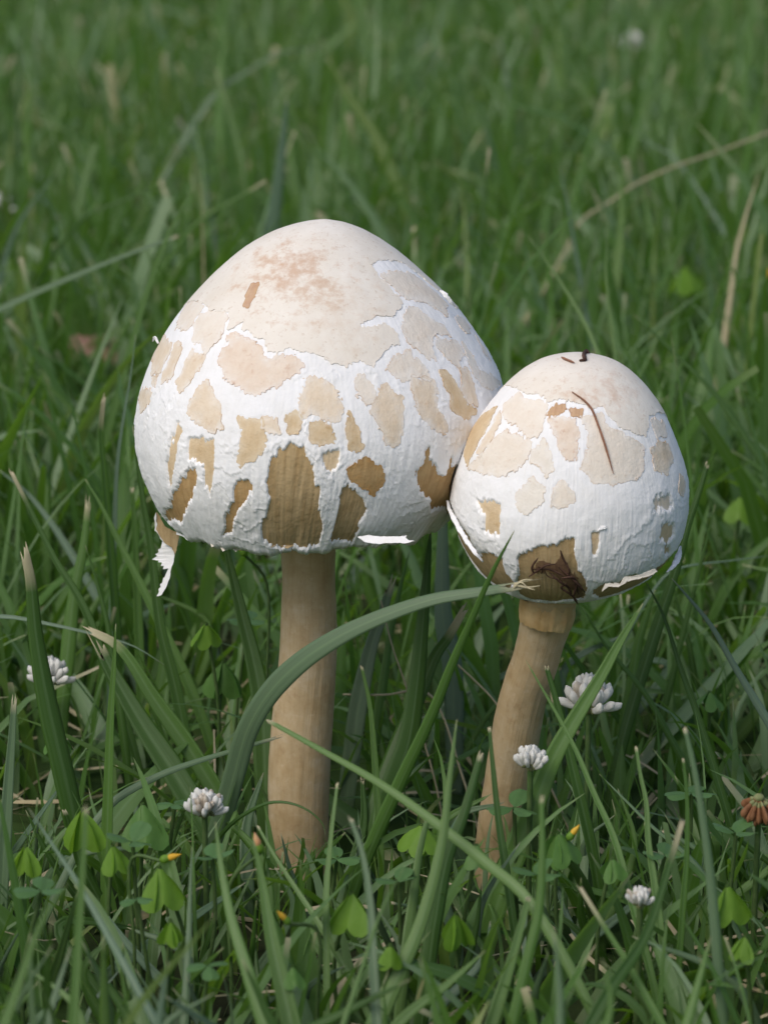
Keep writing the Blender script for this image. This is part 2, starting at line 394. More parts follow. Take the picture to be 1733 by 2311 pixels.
def clip_grid(P, Nn, uv, d, skirt):
    """the part of a grid sheet where d > 0, cut exactly along d = 0, with a rim wall going down by skirt"""
    ni, nj = d.shape
    idx = np.arange(ni * nj).reshape(ni, nj)
    a, b, c, e = idx[:-1, :-1].ravel(), idx[1:, :-1].ravel(), idx[1:, 1:].ravel(), idx[:-1, 1:].ravel()
    T = np.concatenate([np.stack([a, e, c], 1), np.stack([a, c, b], 1)])
    D = d.ravel(); pos = D[T] > 0; cnt = pos.sum(1)
    P = P.reshape(-1, 3); Nn = Nn.reshape(-1, 3); uv = np.concatenate([uv.reshape(-1, 2), D[:, None]], 1)
    full = T[cnt == 3]
    used, inv = np.unique(full.ravel(), return_inverse=True)
    V = [P[used]]; UVs = [uv[used]]; Fs = [inv.reshape(-1, 3)]; off = len(used); sm = [np.ones(len(full), bool)]
    def lerp(i, j):
        k = (D[i] / (D[i] - D[j]))[:, None]
        return P[i] + k * (P[j] - P[i]), uv[i] + k * (uv[j] - uv[i]), Nn[i]
    cutA, cutB, cutN, cutU = [], [], [], []
    for n in (1, 2):
        S_ = T[cnt == n]
        if not len(S_): continue
        ps = pos[cnt == n]
        k = (ps.argmax(1) if n == 1 else (~ps).argmax(1))
        i0 = S_[np.arange(len(S_)), k]; i1 = S_[np.arange(len(S_)), (k + 1) % 3]; i2 = S_[np.arange(len(S_)), (k + 2) % 3]
        A, ua, na = lerp(i0, i1); B, ub, _ = lerp(i0, i2)
        m_ = len(S_)
        if n == 1:
            V += [P[i0], A, B]; UVs += [uv[i0], ua, ub]
            r = np.arange(m_); Fs.append(np.stack([off + r, off + m_ + r, off + 2 * m_ + r], 1)); off += 3 * m_; sm.append(np.ones(m_, bool))
            cutA.append(A); cutB.append(B); 
        else:
            V += [A, P[i1], P[i2], B]; UVs += [ua, uv[i1], uv[i2], ub]
            r = np.arange(m_)
            Fs += [np.stack([off + r, off + m_ + r, off + 2 * m_ + r], 1), np.stack([off + r, off + 2 * m_ + r, off + 3 * m_ + r], 1)]
            off += 4 * m_; sm += [np.ones(2 * m_, bool)]
            cutA.append(B); cutB.append(A)
        cutN.append(na); cutU.append(ua)
    if cutA and skirt > 0:
        A = np.concatenate(cutA); B = np.concatenate(cutB); N_ = np.concatenate(cutN); U_ = np.concatenate(cutU); m_ = len(A)
        V += [A, B, B - N_ * skirt, A - N_ * skirt]; UVs += [U_] * 4; r = np.arange(m_)
        Fs += [np.stack([off + r, off + 3 * m_ + r, off + 2 * m_ + r], 1), np.stack([off + r, off + 2 * m_ + r, off + m_ + r], 1)]
        sm.append(np.zeros(2 * m_, bool))
    V = np.concatenate(V); Fm = np.concatenate(Fs); sm = np.concatenate(sm); UVs = np.concatenate(UVs)
    ar = np.linalg.norm(np.cross(V[Fm[:, 1]] - V[Fm[:, 0]], V[Fm[:, 2]] - V[Fm[:, 0]]), axis=1) > 1e-13
    return V, Fm[ar], UVs, sm[ar]

def build_cap(cap, base, root, patches, disc, disc_mat, under, flake_zone, flakes):
    """one cap: white torn flesh with every piece of skin as a piece of its own"""
    q = cap.q.reshape(-1, 2); S = cap.S.reshape(-1, 3); TH = cap.TH.ravel(); T = cap.T.ravel()
    k = cap.L
    iso = (fbm(S * 420, 2, 1) * .0045 + pn(S * 1400, 5) * .0040)
    mer = pn(np.stack([cap.q[..., 0].ravel() * 0 + np.cos(TH) * 26, np.sin(TH) * 26, T * 6], -1), 9)
    fib = pn(np.stack([np.cos(TH) * 60, np.sin(TH) * 60, T * 9], -1), 11)
    h = .00010 * fbm(S * 260, 3, 2) + .00004 * fib
    # torn, overlapping scales of flesh lower down
    wz = sstep(T, *flake_zone)
    sw = pn(S * 90, 31)
    for sgn, sd in ((1, 41), (-1, 47)):
        co = np.stack([np.cos(TH + sgn * T * .9) * 34, np.sin(TH + sgn * T * .9) * 34, T * 8], -1)
        nn = (pn(co + .16 * pn(S * 300, 3)[:, None], sd) + .40 * pn(co * np.array([2.6, 2.6, 1.7]), sd + 2)) * 2.4 + 10
        saw = nn - np.floor(nn)
        h = h + wz * (.35 + .65 * sstep(pn(S * 55, 77), -.25, .3)) * .00016 * (saw ** 1.5 - .4) * sstep(sgn * sw, -.25, .25)
    h = h + wz * .00012 * pn(np.stack([np.cos(TH) * 50, np.sin(TH) * 50, T * 12], -1), 51)
    led = T * 10 + 1.5 * pn(S * 85, 81) + .55 * pn(S * 300, 83) + .28 * pn(S * 900, 85) + 20
    sawl = led - np.floor(led)
    h = h + sstep(T, .44, .58) * .00022 * sawl ** 2.5 * sstep(pn(S * 60, 87), .02, .22)
    h = h.reshape(cap.T.shape)
    fields = []
    for (org, s, pts, mt, kind) in patches:
        if org is None: poly = np.array(pts)
        else: poly = np.array([cap.find(org[0] + x / s, org[1] + y / s) for x, y in pts])
        lo, hi = poly.min(0) - .03, poly.max(0) + .03
        near = ((q > lo) & (q < hi)).all(1)
        d = np.full(len(q), -1.0)
        jag = iso[near] * (1.0 if kind == 'bare' else 1.7) + (.010 * fib[near] + .006 * mer[near] if kind == 'bare' else .004 * fib[near])
        d[near] = poly_sd(q[near], poly) + (.0045 if kind == 'scale' else 0) + jag * (.55 if kind == 'mark' else 1.6 if kind == 'low_mark' else 1.0)
        fields.append((d.reshape(cap.T.shape), mt, kind))
    dd = (poly_sd(q, disc(cap)) + iso + .004 * fib).reshape(cap.T.shape)
    hb = h.copy()
    for d, mt, kind in fields:
        if kind == 'bare': hb = hb * (1 - sstep(d, 0, .004)) - .00062 * sstep(d, -.001, .005)
        elif kind == 'scale': hb = hb * (1 - .7 * sstep(d, 0, .004)) - .00018 * sstep(d, 0, .003)
    hb = hb * (1 - .7 * sstep(dd, 0, .004)) - .00018 * sstep(dd, 0, .003)
    # the white flesh itself (closed underneath)
    P = cap.S + cap.N * hb[..., None]
    rows = [P]; uvs = [cap.uv]
    ring = P[:, -1]; cen = np.array([*ring.mean(0)[:2], 0])
    for (fr, dz) in under:
        c = ring * np.array([fr, fr, 1]) + cen * np.array([1 - fr, 1 - fr, 0]) + np.array([0, 0, dz])
        c[:, 2] += .0005 * pn(ring * 300) * fr
        rows.append(c[:, None]); uvs.append(cap.uv[:, -1:] + np.array([0, .002]))
    P = np.concatenate(rows, 1); U = np.concatenate(uvs, 1)
    ni, nj = P.shape[:2]
    idx = np.arange(ni * nj).reshape(ni, nj); idx[-1] = idx[0]; idx[:, 0] = idx[0, 0]
    F = np.stack([idx[:-1, :-1], idx[:-1, 1:], idx[1:, 1:], idx[1:, :-1]], -1)
    tri = F[:, 0][:, [1, 2, 3]].reshape(-1, 3)[:, [0, 1, 1]] if False else None
    quads = F[:, 1:].reshape(-1, 4)
    capT = np.concatenate([quads[:, [0, 1, 2]], quads[:, [0, 2, 3]], np.stack([F[:, 0, 0], F[:, 0, 1], F[:, 0, 2]], -1)])
    me = mesh_from('cap', P.reshape(-1, 3) - base, capT, U.reshape(-1, 2))
    cap_o = obj('cap', me, MAT['flesh'], root)
    def piece(name, d, mt, height, skirt):
        ii = np.where((d > 0).any(1))[0]; jj = np.where((d > 0).any(0))[0]
        if not len(ii): return
        i0, i1, j0, j1 = max(ii[0] - 1, 0), min(ii[-1] + 2, d.shape[0]), max(jj[0] - 1, 0), min(jj[-1] + 2, d.shape[1])
        sl = np.s_[i0:i1, j0:j1]
        V, Fm, uv, sm = clip_grid((cap.S + cap.N * height[..., None])[sl], cap.N[sl], cap.uv[sl], d[sl], skirt)
        return obj(name, mesh_from(name, V - base, Fm, uv[:, :2], {'rim': np.exp(-np.clip(uv[:, 2], 0, 1) / .012)}, smooth=sm), mt, cap_o)
    edge = lambda d: np.exp(-np.clip(d, 0, 1) / .006)
    lift = (.5 + 1.2 * pn(S * 230, 61)).reshape(cap.T.shape)
    hd = .00014 + .00005 * fbm(S * 300, 2, 7).reshape(cap.T.shape) + .00010 * edge(dd) * np.clip(lift, 0, 1.2)
    piece('crown_skin', dd, disc_mat, hd, .0006)
    # small torn flakes of flesh, lifted at their lower edge
    fr = np.random.default_rng(len(patches)); placed = 0
    bare = np.zeros(cap.T.shape, bool)
    for d, mt, kind in fields: bare |= d > -.012
    for _ in range(400):
        if placed >= flakes: break
        a = fr.uniform(-math.pi, 0) if fr.random() < .8 else fr.uniform(0, math.pi); t0 = fr.uniform(flake_zone[0], .93)
        i = np.abs(((cap.theta - a + math.pi) % (2 * math.pi)) - math.pi).argmin(); j = np.abs(cap.t - t0).argmin()
        if bare[i, j]: continue
        sz = fr.uniform(.012, .030); n_ = 9; ph = np.linspace(0, 2 * math.pi, n_, endpoint=False)
        rr = fr.uniform(.55, 1.1, n_); du = np.cos(ph) * rr * sz * .8; dv = np.sin(ph) * rr * sz * fr.uniform(.9, 1.5)
        poly = np.stack([(t0 + du) * np.cos(a) - dv * np.sin(a), (t0 + du) * np.sin(a) + dv * np.cos(a)], -1)
        near = (np.hypot(*(q - poly.mean(0)).T) < sz * 2.2); d = np.full(len(q), -1.0)
        d[near] = poly_sd(q[near], poly) + iso[near] * 1.2 + .003 * fib[near]; d = d.reshape(cap.T.shape)
        if (bare & (d > 0)).any() or (d > 0).sum() < 12: continue
        hh = hb + .00004 + .00024 * sstep(cap.T, t0 - sz, t0 + sz * 1.2)
        piece('flake', d, MAT['flesh'], hh, .0007); placed += 1
    for d, mt, kind in fields:
        if kind == 'low_mark':
            piece('stain', d, MAT[mt], 0 * d - .00040, .0)
        elif kind == 'bare':
            hh = -.00050 + .00009 * fib.reshape(cap.T.shape) + .00005 * fbm(S * 500, 2, 8).reshape(cap.T.shape)
            piece('bare_patch', d + .004, MAT[mt], hh, .0)
        elif kind == 'mark':
            piece('stain', d, MAT[mt], hd + .00005, .0)
        else:
            hh = .00007 + .00006 * fbm(S * 350, 2, 8).reshape(cap.T.shape) + .00010 * edge(d) * np.clip(lift, 0, 1.2)
            piece('scale', d, MAT[mt], hh, .0008)
    return cap_o

A1 = ((280, 470), 1.8852); K = ((280, 480), 3.770); L_ = ((280, 880), 3.770); N_ = ((700, 600), 3.457); Q_ = ((980, 760), 2.6758)
P1 = [
 (*K, [(460,965),(540,1000),(605,905),(680,800),(600,760),(530,790),(480,870)], 'cream', 'scale'),
 (*K, [(600,930),(640,880),(740,850),(860,850),(880,900),(850,980),(800,1080),(700,1180),(670,1130),(600,1090)], 'cream', 'scale'),
 (*K, [(330,1060),(380,1120),(415,1118),(400,1180),(340,1290),(320,1350),(240,1370),(250,1280),(230,1220),(270,1140)], 'tan', 'scale'),
 (*K, [(430,1120),(490,1110),(480,1200),(440,1290),(400,1400),(330,1440),(335,1370),(385,1280),(415,1190)], 'tan', 'scale'),
 (*K, [(570,1180),(640,1200),(690,1240),(640,1340),(580,1400),(530,1470),(480,1530),(445,1440),(490,1370),(520,1280),(560,1220)], 'tan', 'scale'),
 (*K, [(880,1060),(940,1040),(1020,1060),(1080,1090),(1150,1140),(1190,1240),(1240,1260),(1310,1220),(1430,1220),(1520,1300),(1450,1380),(1330,1450),(1190,1520),(1110,1570),(1050,1530),(960,1460),(860,1390),(810,1260),(850,1170),(890,1140)], 'pink', 'scale'),
 (*L_, [(705,-90),(760,30),(820,120),(815,280),(840,320),(770,350),(700,310),(640,290),(580,250),(550,190),(570,90),(620,20)], 'tan', 'scale'),
 (*L_, [(130,60),(160,0),(240,30),(220,110),(150,175)], 'tan', 'scale'),
 (*K, [(250,1400),(285,1400),(270,1470),(240,1490)], 'tan', 'scale'),
 (*A1, [(790,715),(850,740),(900,780),(930,850),(920,895),(880,910),(830,880),(790,870),(760,890),(745,850),(760,780)], 'tan', 'scale'),
 (*L_, [(965,220),(1030,240),(1130,270),(1170,270),(1180,330),(1200,420),(1170,510),(1110,590),(1000,640),(970,560),(1000,490),(1010,400),(1000,340),(980,290)], 'ochre', 'scale'),
 (*L_, [(1190,240),(1300,240),(1320,370),(1240,360),(1180,310)], 'tan', 'scale'),
 (*L_, [(1380,230),(1460,180),(1500,250),(1510,350),(1400,350),(1390,290)], 'ochre', 'scale'),
 (*A1, [(790,930),(830,910),(880,940),(890,990),(830,1005),(790,980)], 'ochre', 'scale'),
 (*A1, [(960,870),(985,910),(1000,960),(1015,1020),(960,1030),(945,960)], 'ochre', 'scale'),
 (*A1, [(980,740),(1010,715),(1050,740),(1075,780),(1060,820),(1030,830),(995,790)], 'cream', 'scale'),
 (*A1, [(1095,770),(1120,755),(1150,790),(1180,810),(1180,960),(1150,1020),(1120,1000),(1090,930),(1050,870),(1070,830)], 'tan', 'scale'),
 (*N_, [(780,660),(800,730),(850,750),(910,820),(930,890),(870,860),(790,830),(740,920),(690,860),(610,800),(650,740)], 'cream', 'scale'),
 (*N_, [(790,860),(850,920),(880,890),(960,900),(990,980),(980,1100),(1030,1190),(1065,1290),(980,1280),(910,1220),(830,1120),(820,1040),(790,950)], 'tan', 'scale'),
 (*N_, [(770,330),(850,350),(930,410),(1050,480),(1090,545),(970,520),(940,560),(950,650),(980,740),(900,700),(820,640),(740,570),(710,470),(740,400)], 'cream', 'scale'),
 (*N_, [(985,560),(1060,600),(1090,575),(1160,610),(1190,690),(1150,740),(1160,790),(1100,760),(1030,680),(990,620)], 'cream', 'scale'),
 (*N_, [(1010,820),(1070,830),(1130,930),(1180,1020),(1230,1100),(1290,1130),(1240,1170),(1180,1180),(1110,1120),(1100,1030),(1050,930)], 'ochre', 'scale'),
 (*N_, [(1180,830),(1220,800),(1270,920),(1300,1090),(1230,1060),(1180,960)], 'tan', 'scale'),
 (*N_, [(560,85),(640,50),(820,80),(960,200),(1050,280),(1060,390),(950,310),(860,270),(740,250),(670,190),(610,120)], 'cream', 'scale'),
 (*N_, [(1130,400),(1200,420),(1240,480),(1230,530),(1160,470)], 'cream', 'scale'),
 (*N_, [(1190,600),(1260,700),(1310,820),(1330,900),(1280,860),(1230,740)], 'pale', 'scale'),
 (*N_, [(1300,560),(1380,680),(1400,740),(1340,660)], 'pale', 'scale'),
 (*N_, [(1320,850),(1420,860),(1480,920),(1420,970),(1330,920)], 'pale', 'scale'),
 (*A1, [(950,1110),(1030,1065),(1080,1100),(1105,1140),(1090,1190),(1060,1215),(1010,1180),(960,1150)], 'orange', 'scale'),
 (*L_, [(450,270),(500,350),(460,420),(450,540),(440,660),(410,740),(400,900),(370,800),(350,660),(370,520),(400,420),(430,340)], 'ochre', 'bare'),
 (*L_, [(540,410),(620,390),(680,420),(750,430),(770,540),(765,660),(755,820),(730,900),(700,860),(670,760),(660,640),(600,600),(540,600),(530,500)], 'ochre', 'bare'),
 (*L_, [(550,660),(600,670),(610,740),(590,860),(580,960),(520,1060),(480,1150),(400,1170),(360,1120),(390,1010),(395,910),(440,850),(450,780),(510,720)], 'orange', 'bare'),
 (*L_, [(980,760),(1070,740),(1085,860),(1040,930),(1010,1000),(950,1100),(920,1220),(890,1330),(830,1290),(860,1150),(860,1050),(920,960),(940,830)], 'orange', 'bare'),
 (*A1, [(620,1080),(650,1020),(730,1000),(770,1020),(800,1100),(815,1170),(835,1190),(830,1280),(845,1370),(830,1440),(720,1450),(640,1450),(590,1410),(580,1370),(600,1300),(620,1240),(600,1180)], 'brown', 'bare'),
 (*A1, [(835,1050),(880,1025),(915,1040),(915,1080),(880,1130),(850,1100)], 'ochre', 'bare'),
 (*A1, [(940,1160),(1000,1210),(1040,1280),(1000,1340),(970,1430),(880,1430),(900,1330),(915,1230)], 'brown', 'bare'),
 (*N_, [(830,1600),(890,1540),(900,1450),(935,1390),(940,1490),(1000,1580),(1040,1640),(1090,1560),(1060,1440),(1120,1530),(1130,1620),(1110,1800),(1080,1950),(1020,2040),(950,1900),(870,1780),(820,1690)], 'orange', 'bare'),
 (*A1, [(545,320),(580,315),(560,380),(530,430),(505,425),(518,370)], 'bruise', 'mark'),
]
P2 = [
 (*Q_, [(430,400),(500,350),(560,385),(640,390),(685,430),(660,500),(650,570),(600,610),(560,600),(500,540),(440,500),(410,450)], 'cream', 'scale'),
 (*Q_, [(700,440),(740,412),(785,420),(770,460),(720,478),(680,468)], 'bruise', 'scale'),
 (*Q_, [(820,445),(860,432),(895,444),(880,480),(840,472)], 'bruise', 'scale'),
 (*Q_, [(690,500),(770,485),(850,520),(870,600),(860,700),(830,755),(780,720),(740,640),(720,560)], 'pink', 'scale'),
 (*Q_, [(890,490),(1000,470),(1060,560),(1160,600),(1210,640),(1260,660),(1260,800),(1240,840),(1150,870),(1060,890),(960,870),(890,800),(930,680),(930,580)], 'cream', 'scale'),
 (*Q_, [(590,700),(660,630),(700,700),(720,800),(680,840),(630,770),(580,750)], 'pale', 'scale'),
 (*Q_, [(420,580),(500,600),(580,640),(560,740),(500,800),(400,840),(300,820),(210,790),(300,700),(360,620)], 'cream', 'scale'),
 (*Q_, [(180,720),(220,560),(300,470),(370,430),(330,530),(240,690),(200,770)], 'ochre', 'scale'),
 (*Q_, [(265,690),(340,560),(395,450),(400,520),(330,640),(280,720)], 'tan', 'scale'),
 (*Q_, [(540,900),(590,855),(660,920),(660,990),(600,1040),(540,1060),(490,1020),(500,950)], 'pale', 'scale'),
 (*Q_, [(720,920),(770,870),(840,940),(840,1000),(760,1030),(705,1010)], 'cream', 'scale'),
 (*Q_, [(1310,510),(1380,520),(1400,600),(1340,600)], 'cream', 'scale'),
 (*Q_, [(1310,690),(1360,640),(1410,650),(1440,740),(1400,830),(1330,800)], 'tan', 'scale'),
 (*Q_, [(1480,830),(1510,880),(1500,970),(1470,940)], 'tan', 'scale'),
 (*Q_, [(1320,990),(1370,950),(1430,960),(1440,1030),(1400,1060),(1330,1050)], 'tan', 'bare'),
 (*Q_, [(1370,1140),(1440,1130),(1450,1200),(1410,1250),(1360,1230)], 'ochre', 'bare'),
 (*Q_, [(1390,1270),(1430,1260),(1420,1320),(1390,1330)], 'ochre', 'bare'),
 (*Q_, [(250,980),(330,985),(400,1000),(400,1100),(400,1210),(350,1200),(290,1180),(300,1090),(260,1030)], 'ochre', 'bare'),
 (*Q_, [(945,1190),(990,1170),(1000,1230),(980,1330),(945,1330)], 'ochre', 'bare'),
 (*Q_, [(500,1330),(620,1270),(730,1250),(820,1200),(860,1220),(850,1310),(870,1400),(915,1480),(900,1590),(760,1640),(620,1620),(510,1560),(500,1420)], 'brown', 'bare'),
 (*Q_, [(75,1010),(130,1100),(200,1200),(270,1310),(310,1300),(410,1335),(430,1430),(480,1480),(490,1570),(380,1540),(280,1450),(170,1330),(90,1180)], 'brown', 'bare'),
 (*Q_, [(960,1530),(1030,1490),(1100,1490),(1150,1450),(1260,1440),(1330,1410),(1400,1350),(1480,1270),(1500,1290),(1470,1400),(1390,1480),(1290,1545),(1150,1590),(1000,1620),(920,1620),(945,1570)], 'brown', 'bare'),
 (*Q_, [(600,1405),(640,1360),(720,1370),(770,1330),(800,1400),(840,1430),(880,1500),(905,1570),(860,1595),(820,1530),(760,1475),(690,1430),(620,1435)], 'dark', 'low_mark'),
]
def back_patches(seed, n, t0, t1):
    r = np.random.default_rng(seed); out = []
    for k in range(n):
        a = math.radians(8 + 164 * (k + .5) / n + r.uniform(-7, 7)); t = r.uniform(t0, t1); s = r.uniform(.035, .085)
        c = np.array([t * math.cos(a), t * math.sin(a)]); rot = a
        pts = []
        for j in range(8):
            b = j / 8 * 2 * math.pi; rr = s * r.uniform(.6, 1.15)
            u, v = math.cos(b) * rr * 1.3, math.sin(b) * rr * .8 * (t + .2)
            pts.append((c[0] + u * math.cos(rot) - v * math.sin(rot), c[1] + u * math.sin(rot) + v * math.cos(rot)))
        low = t > .72
        out.append((None, 1, pts, ['ochre', 'brown', 'orange'][k % 3] if low else ['cream', 'tan', 'pink'][k % 3], 'bare' if low else 'scale'))
    return out
P1 += back_patches(5, 13, .50, .64) + back_patches(6, 10, .72, .9)
P2 += back_patches(7, 8, .42, .55) + back_patches(8, 6, .66, .85)

def disc1(cap):
    pts = [(K, p) for p in [(400,850),(520,775),(600,750),(690,785),(740,838),(870,838),(900,900),(885,1000),(940,970),(1020,930),(1000,990),(1060,1010),(1110,1060),(1190,1080),(1220,1190),(1300,1190),(1420,1150),(1500,1180),(1630,1200)]]
    pts += [(A1, p) for p in [(830,630),(880,660),(950,670),(1000,650),(1060,675),(1080,640),(1130,590),(1170,575),(1165,540),(1110,490),(1060,500),(1000,508),(1000,494),(1080,460),(1140,460),(1180,420),(1180,395),(1140,345),(1085,290),(1045,240),(1110,222),(1190,235)]]
    q = [cap.find(o[0] + x / s, o[1] + y / s) for (o, s), (x, y) in pts]
    a0 = math.atan2(q[-1][1], q[-1][0]); a1 = math.atan2(q[0][1], q[0][0])
    if a1 < a0: a1 += 2 * math.pi
    for u in np.linspace(0, 1, 14)[1:-1]:
        a = a0 + (a1 - a0) * u; t = .40 + .04 * math.sin(a * 5) + .03 * math.sin(a * 9 + 1)
        q.append(np.array([t * math.cos(a), t * math.sin(a)]))
    return np.array(q)
def disc2(cap):
    pts = [(370,330),(470,300),(530,325),(560,352),(620,347),(690,398),(760,377),(840,397),(900,412),(950,432),(1010,420),(1050,480),(1120,550),(1200,580),(1275,610),(1290,540),(1285,480),(1330,465),(1400,480)]
    q = [cap.find(980 + x / 2.6758, 760 + y / 2.6758) for x, y in pts]
    a0 = math.atan2(q[-1][1], q[-1][0]); a1 = math.atan2(q[0][1], q[0][0])
    if a1 < a0: a1 += 2 * math.pi
    for u in np.linspace(0, 1, 12)[1:-1]:
        a = a0 + (a1 - a0) * u; t = .36 + .03 * math.sin(a * 5) + .02 * math.sin(a * 9 + 1)
        q.append(np.array([t * math.cos(a), t * math.sin(a)]))
    return np.array(q)

cap2 = Cap(CAP2, 560, 250)
def dent1(P):
    """where the two caps press together the larger one gives way"""
    z = cap2.Q[::-1, 0]; r, cx, cy = (np.interp(P[..., 2], z, cap2.Q[::-1, k]) for k in (1, 2, 3))
    dx, dy = P[..., 0] - cx, P[..., 1] - cy; d = np.hypot(dx, dy) + 1e-9
    ok = (P[..., 2] < z[-1]) & (P[..., 2] > z[0]) & (d < r)
    k = np.where(ok, r / d, 1.0)
    out = P.copy(); out[..., 0] = cx + dx * k; out[..., 1] = cy + dy * k
    return out
cap1 = Cap(CAP1, 720, 330, dent1, .0015)

def tube(path, rad, sides, jitter=0.0, uvlen=True, seed=0, cap_ends=True):
    """a tube along a path of points with a radius at each (Catmull-Rom already applied)"""
    path = np.asarray(path, float); rad = np.broadcast_to(rad, (len(path),)); n = len(path)
    tan = np.gradient(path, axis=0); tan /= np.linalg.norm(tan, axis=1)[:, None] + 1e-12
    ref = np.array([0, 0, 1.0]) if abs(tan[0, 2]) < .8 else np.array([1.0, 0, 0])
    a = np.arange(sides + 1) / sides * 2 * math.pi
    V = np.empty((n, sides + 1, 3)); U = np.empty((n, sides + 1, 2)); s = np.r_[0, np.cumsum(np.linalg.norm(np.diff(path, axis=0), axis=1))]
    x = ref - tan[0] * (ref @ tan[0]); x /= np.linalg.norm(x)
    for i in range(n):
        x = x - tan[i] * (x @ tan[i]); x /= np.linalg.norm(x); y = np.cross(tan[i], x)
        V[i] = path[i] + rad[i] * (np.cos(a)[:, None] * x + np.sin(a)[:, None] * y)
        U[i, :, 0] = a * max(rad.max(), 1e-4); U[i, :, 1] = s[i]
    if jitter: 
        dirv = V - path[:, None]; dirv /= np.linalg.norm(dirv, axis=2)[..., None] + 1e-12
        V = V + dirv * (jitter * (fbm(V * 130, 3, seed) + .8 * pn(np.stack([np.cos(a) * 9 + 0 * V[..., 0], np.sin(a) * 9 + 0 * V[..., 0], V[..., 2] * 30], -1), seed + 5)))[..., None]
        V[:, -1] = V[:, 0]
    idx = np.arange(n * (sides + 1)).reshape(n, sides + 1)
    F = np.stack([idx[:-1, :-1], idx[:-1, 1:], idx[1:, 1:], idx[1:, :-1]], -1).reshape(-1, 4)
    return V.reshape(-1, 3), F, U.reshape(-1, 2)

def spline(pts, n):
    """smooth curve through the points (any number of columns)"""
    p = np.asarray(pts, float)
    if len(p) < 3: return p[0] + (p[-1] - p[0]) * np.linspace(0, 1, n)[:, None]
    d = np.r_[0, np.cumsum(np.maximum(np.linalg.norm(np.diff(p[:, :3], axis=0), axis=1), 1e-9) ** .5)]
    m_ = np.gradient(p, d, axis=0); s = np.linspace(0, d[-1], n); k = np.clip(np.searchsorted(d, s, 'right') - 1, 0, len(d) - 2)
    h = (d[k + 1] - d[k])[:, None]; t = ((s - d[k])[:, None]) / h
    return ((2 * t**3 - 3 * t**2 + 1) * p[k] + (t**3 - 2 * t**2 + t) * h * m_[k] + (-2 * t**3 + 3 * t**2) * p[k + 1] + (t**3 - t**2) * h * m_[k + 1])

def stem_from(rows, Y0, Y1_, name, root, base, mat, top_extra, sides=72, n=120, jit=.00013):
    """rows: (left px, right px, row) down the stem"""
    P = []
    for i, (l, r, y) in enumerate(rows):
        Y = Y0 + (Y1_ - Y0) * i / (len(rows) - 1)
        a, b = at(l, y, Y), at(r, y, Y)
        P.append([*(a + b) / 2, np.linalg.norm(b - a) / 2])
    P = [[P[0][0], P[0][1], P[0][2] + top_extra, P[0][3]]] + P
    low = P[-1]; P.append([low[0] - .0005, low[1], -.004, low[3] * 1.08])
    S = spline(P, n)
    V, F, U = tube(S[:, :3], S[:, 3], sides, jit, seed=3)
    return obj(name, mesh_from(name, V - base, F, U), mat, root)

# ---- the larger mushroom
base1 = np.array([*at(672, 1950, .766)[:2], 0.0])
mush1 = thing('mushroom', base1, 'larger white mushroom with broad domed cap, tan cracked scales and straight pale brown stem', 'mushroom', 'mushrooms in the lawn')
stain1 = [(at(655, 575, .745) - base1, .016, .75, (.56, .36, .24)), (at(560, 560, .752) - base1, .012, .55, (.62, .42, .28)), (at(760, 620, .735) - base1, .020, .45, (.64, .48, .35))]
capo1 = build_cap(cap1, base1, mush1, P1, disc1, mat_disc('large_crown_skin', stain1), [(.96, -.0012), (.88, -.0004), (.6, .003), (.2, .005)], (.52, .80), 0)
stem_from([(634,757,1228),(637,757,1300),(634,760,1380),(632,762,1450),(626,758,1530),(614,752,1620),(608,747,1700),(605,744,1780),(606,742,1850),(608,742,1930)], .766, .766, 'stem', mush1, base1, MAT['stem'], .012)
# ---- the smaller mushroom
base2 = np.array([*at(1125, 1980, .757)[:2], 0.0])
mush2 = thing('mushroom', base2, 'smaller egg-shaped white mushroom with dark debris under its cap and a leaning stem', 'mushroom', 'mushrooms in the lawn')
stain2 = [(at(1300, 880, .715) - base2, .010, .7, (.58, .40, .27)), (at(1215, 815, .72) - base2, .008, .6, (.56, .42, .33)), (at(1420, 850, .722) - base2, .010, .55, (.62, .47, .36)), (at(1355, 845, .72) - base2, .010, .5, (.66, .50, .40))]
capo2 = build_cap(cap2, base2, mush2, P2, disc2, mat_disc('small_crown_skin', stain2), [(.9, .0005), (.5, .002)], (.45, .70), 0)
stem_from([(1178,1300,1352),(1174,1290,1400),(1166,1272,1450),(1152,1258,1500),(1134,1240,1550),(1118,1226,1610),(1106,1214,1680),(1094,1200,1750),(1082,1188,1830),(1072,1178,1910)], .735, .755, 'stem', mush2, base2, MAT['stem'], .008)
def ring_band():
    a, b = at(1172, 1346, .735), at(1304, 1362, .735); c, d = at(1170, 1408, .735), at(1289, 1412, .735)
    S = spline([[*(a + b) / 2, np.linalg.norm(b - a) / 2 * .945], [*((a + b + c + d) / 4), np.linalg.norm(b - a) / 2 * .945], [*(c + d) / 2, np.linalg.norm(d - c) / 2 * .955]], 18)
    V, F, U = tube(S[:, :3], S[:, 3], 90, .0006, seed=8)
    V = V.reshape(18, 91, 3); rag = .0004 * fbm(np.stack([np.cos(np.arange(91) / 90 * 6.283) * 4, np.sin(np.arange(91) / 90 * 6.283) * 4, np.zeros(91)], -1), 3, 4)
    V[:, :, 2] += rag * np.linspace(0, 1, 18)[:, None] ** 2
    me = mesh_from('stem_ring', V.reshape(-1, 3) - base2, F, U)
    return tag(obj('stem_ring', me, MAT['ring'], mush2), 'ragged ochre ring under the smaller cap')
ring_band()

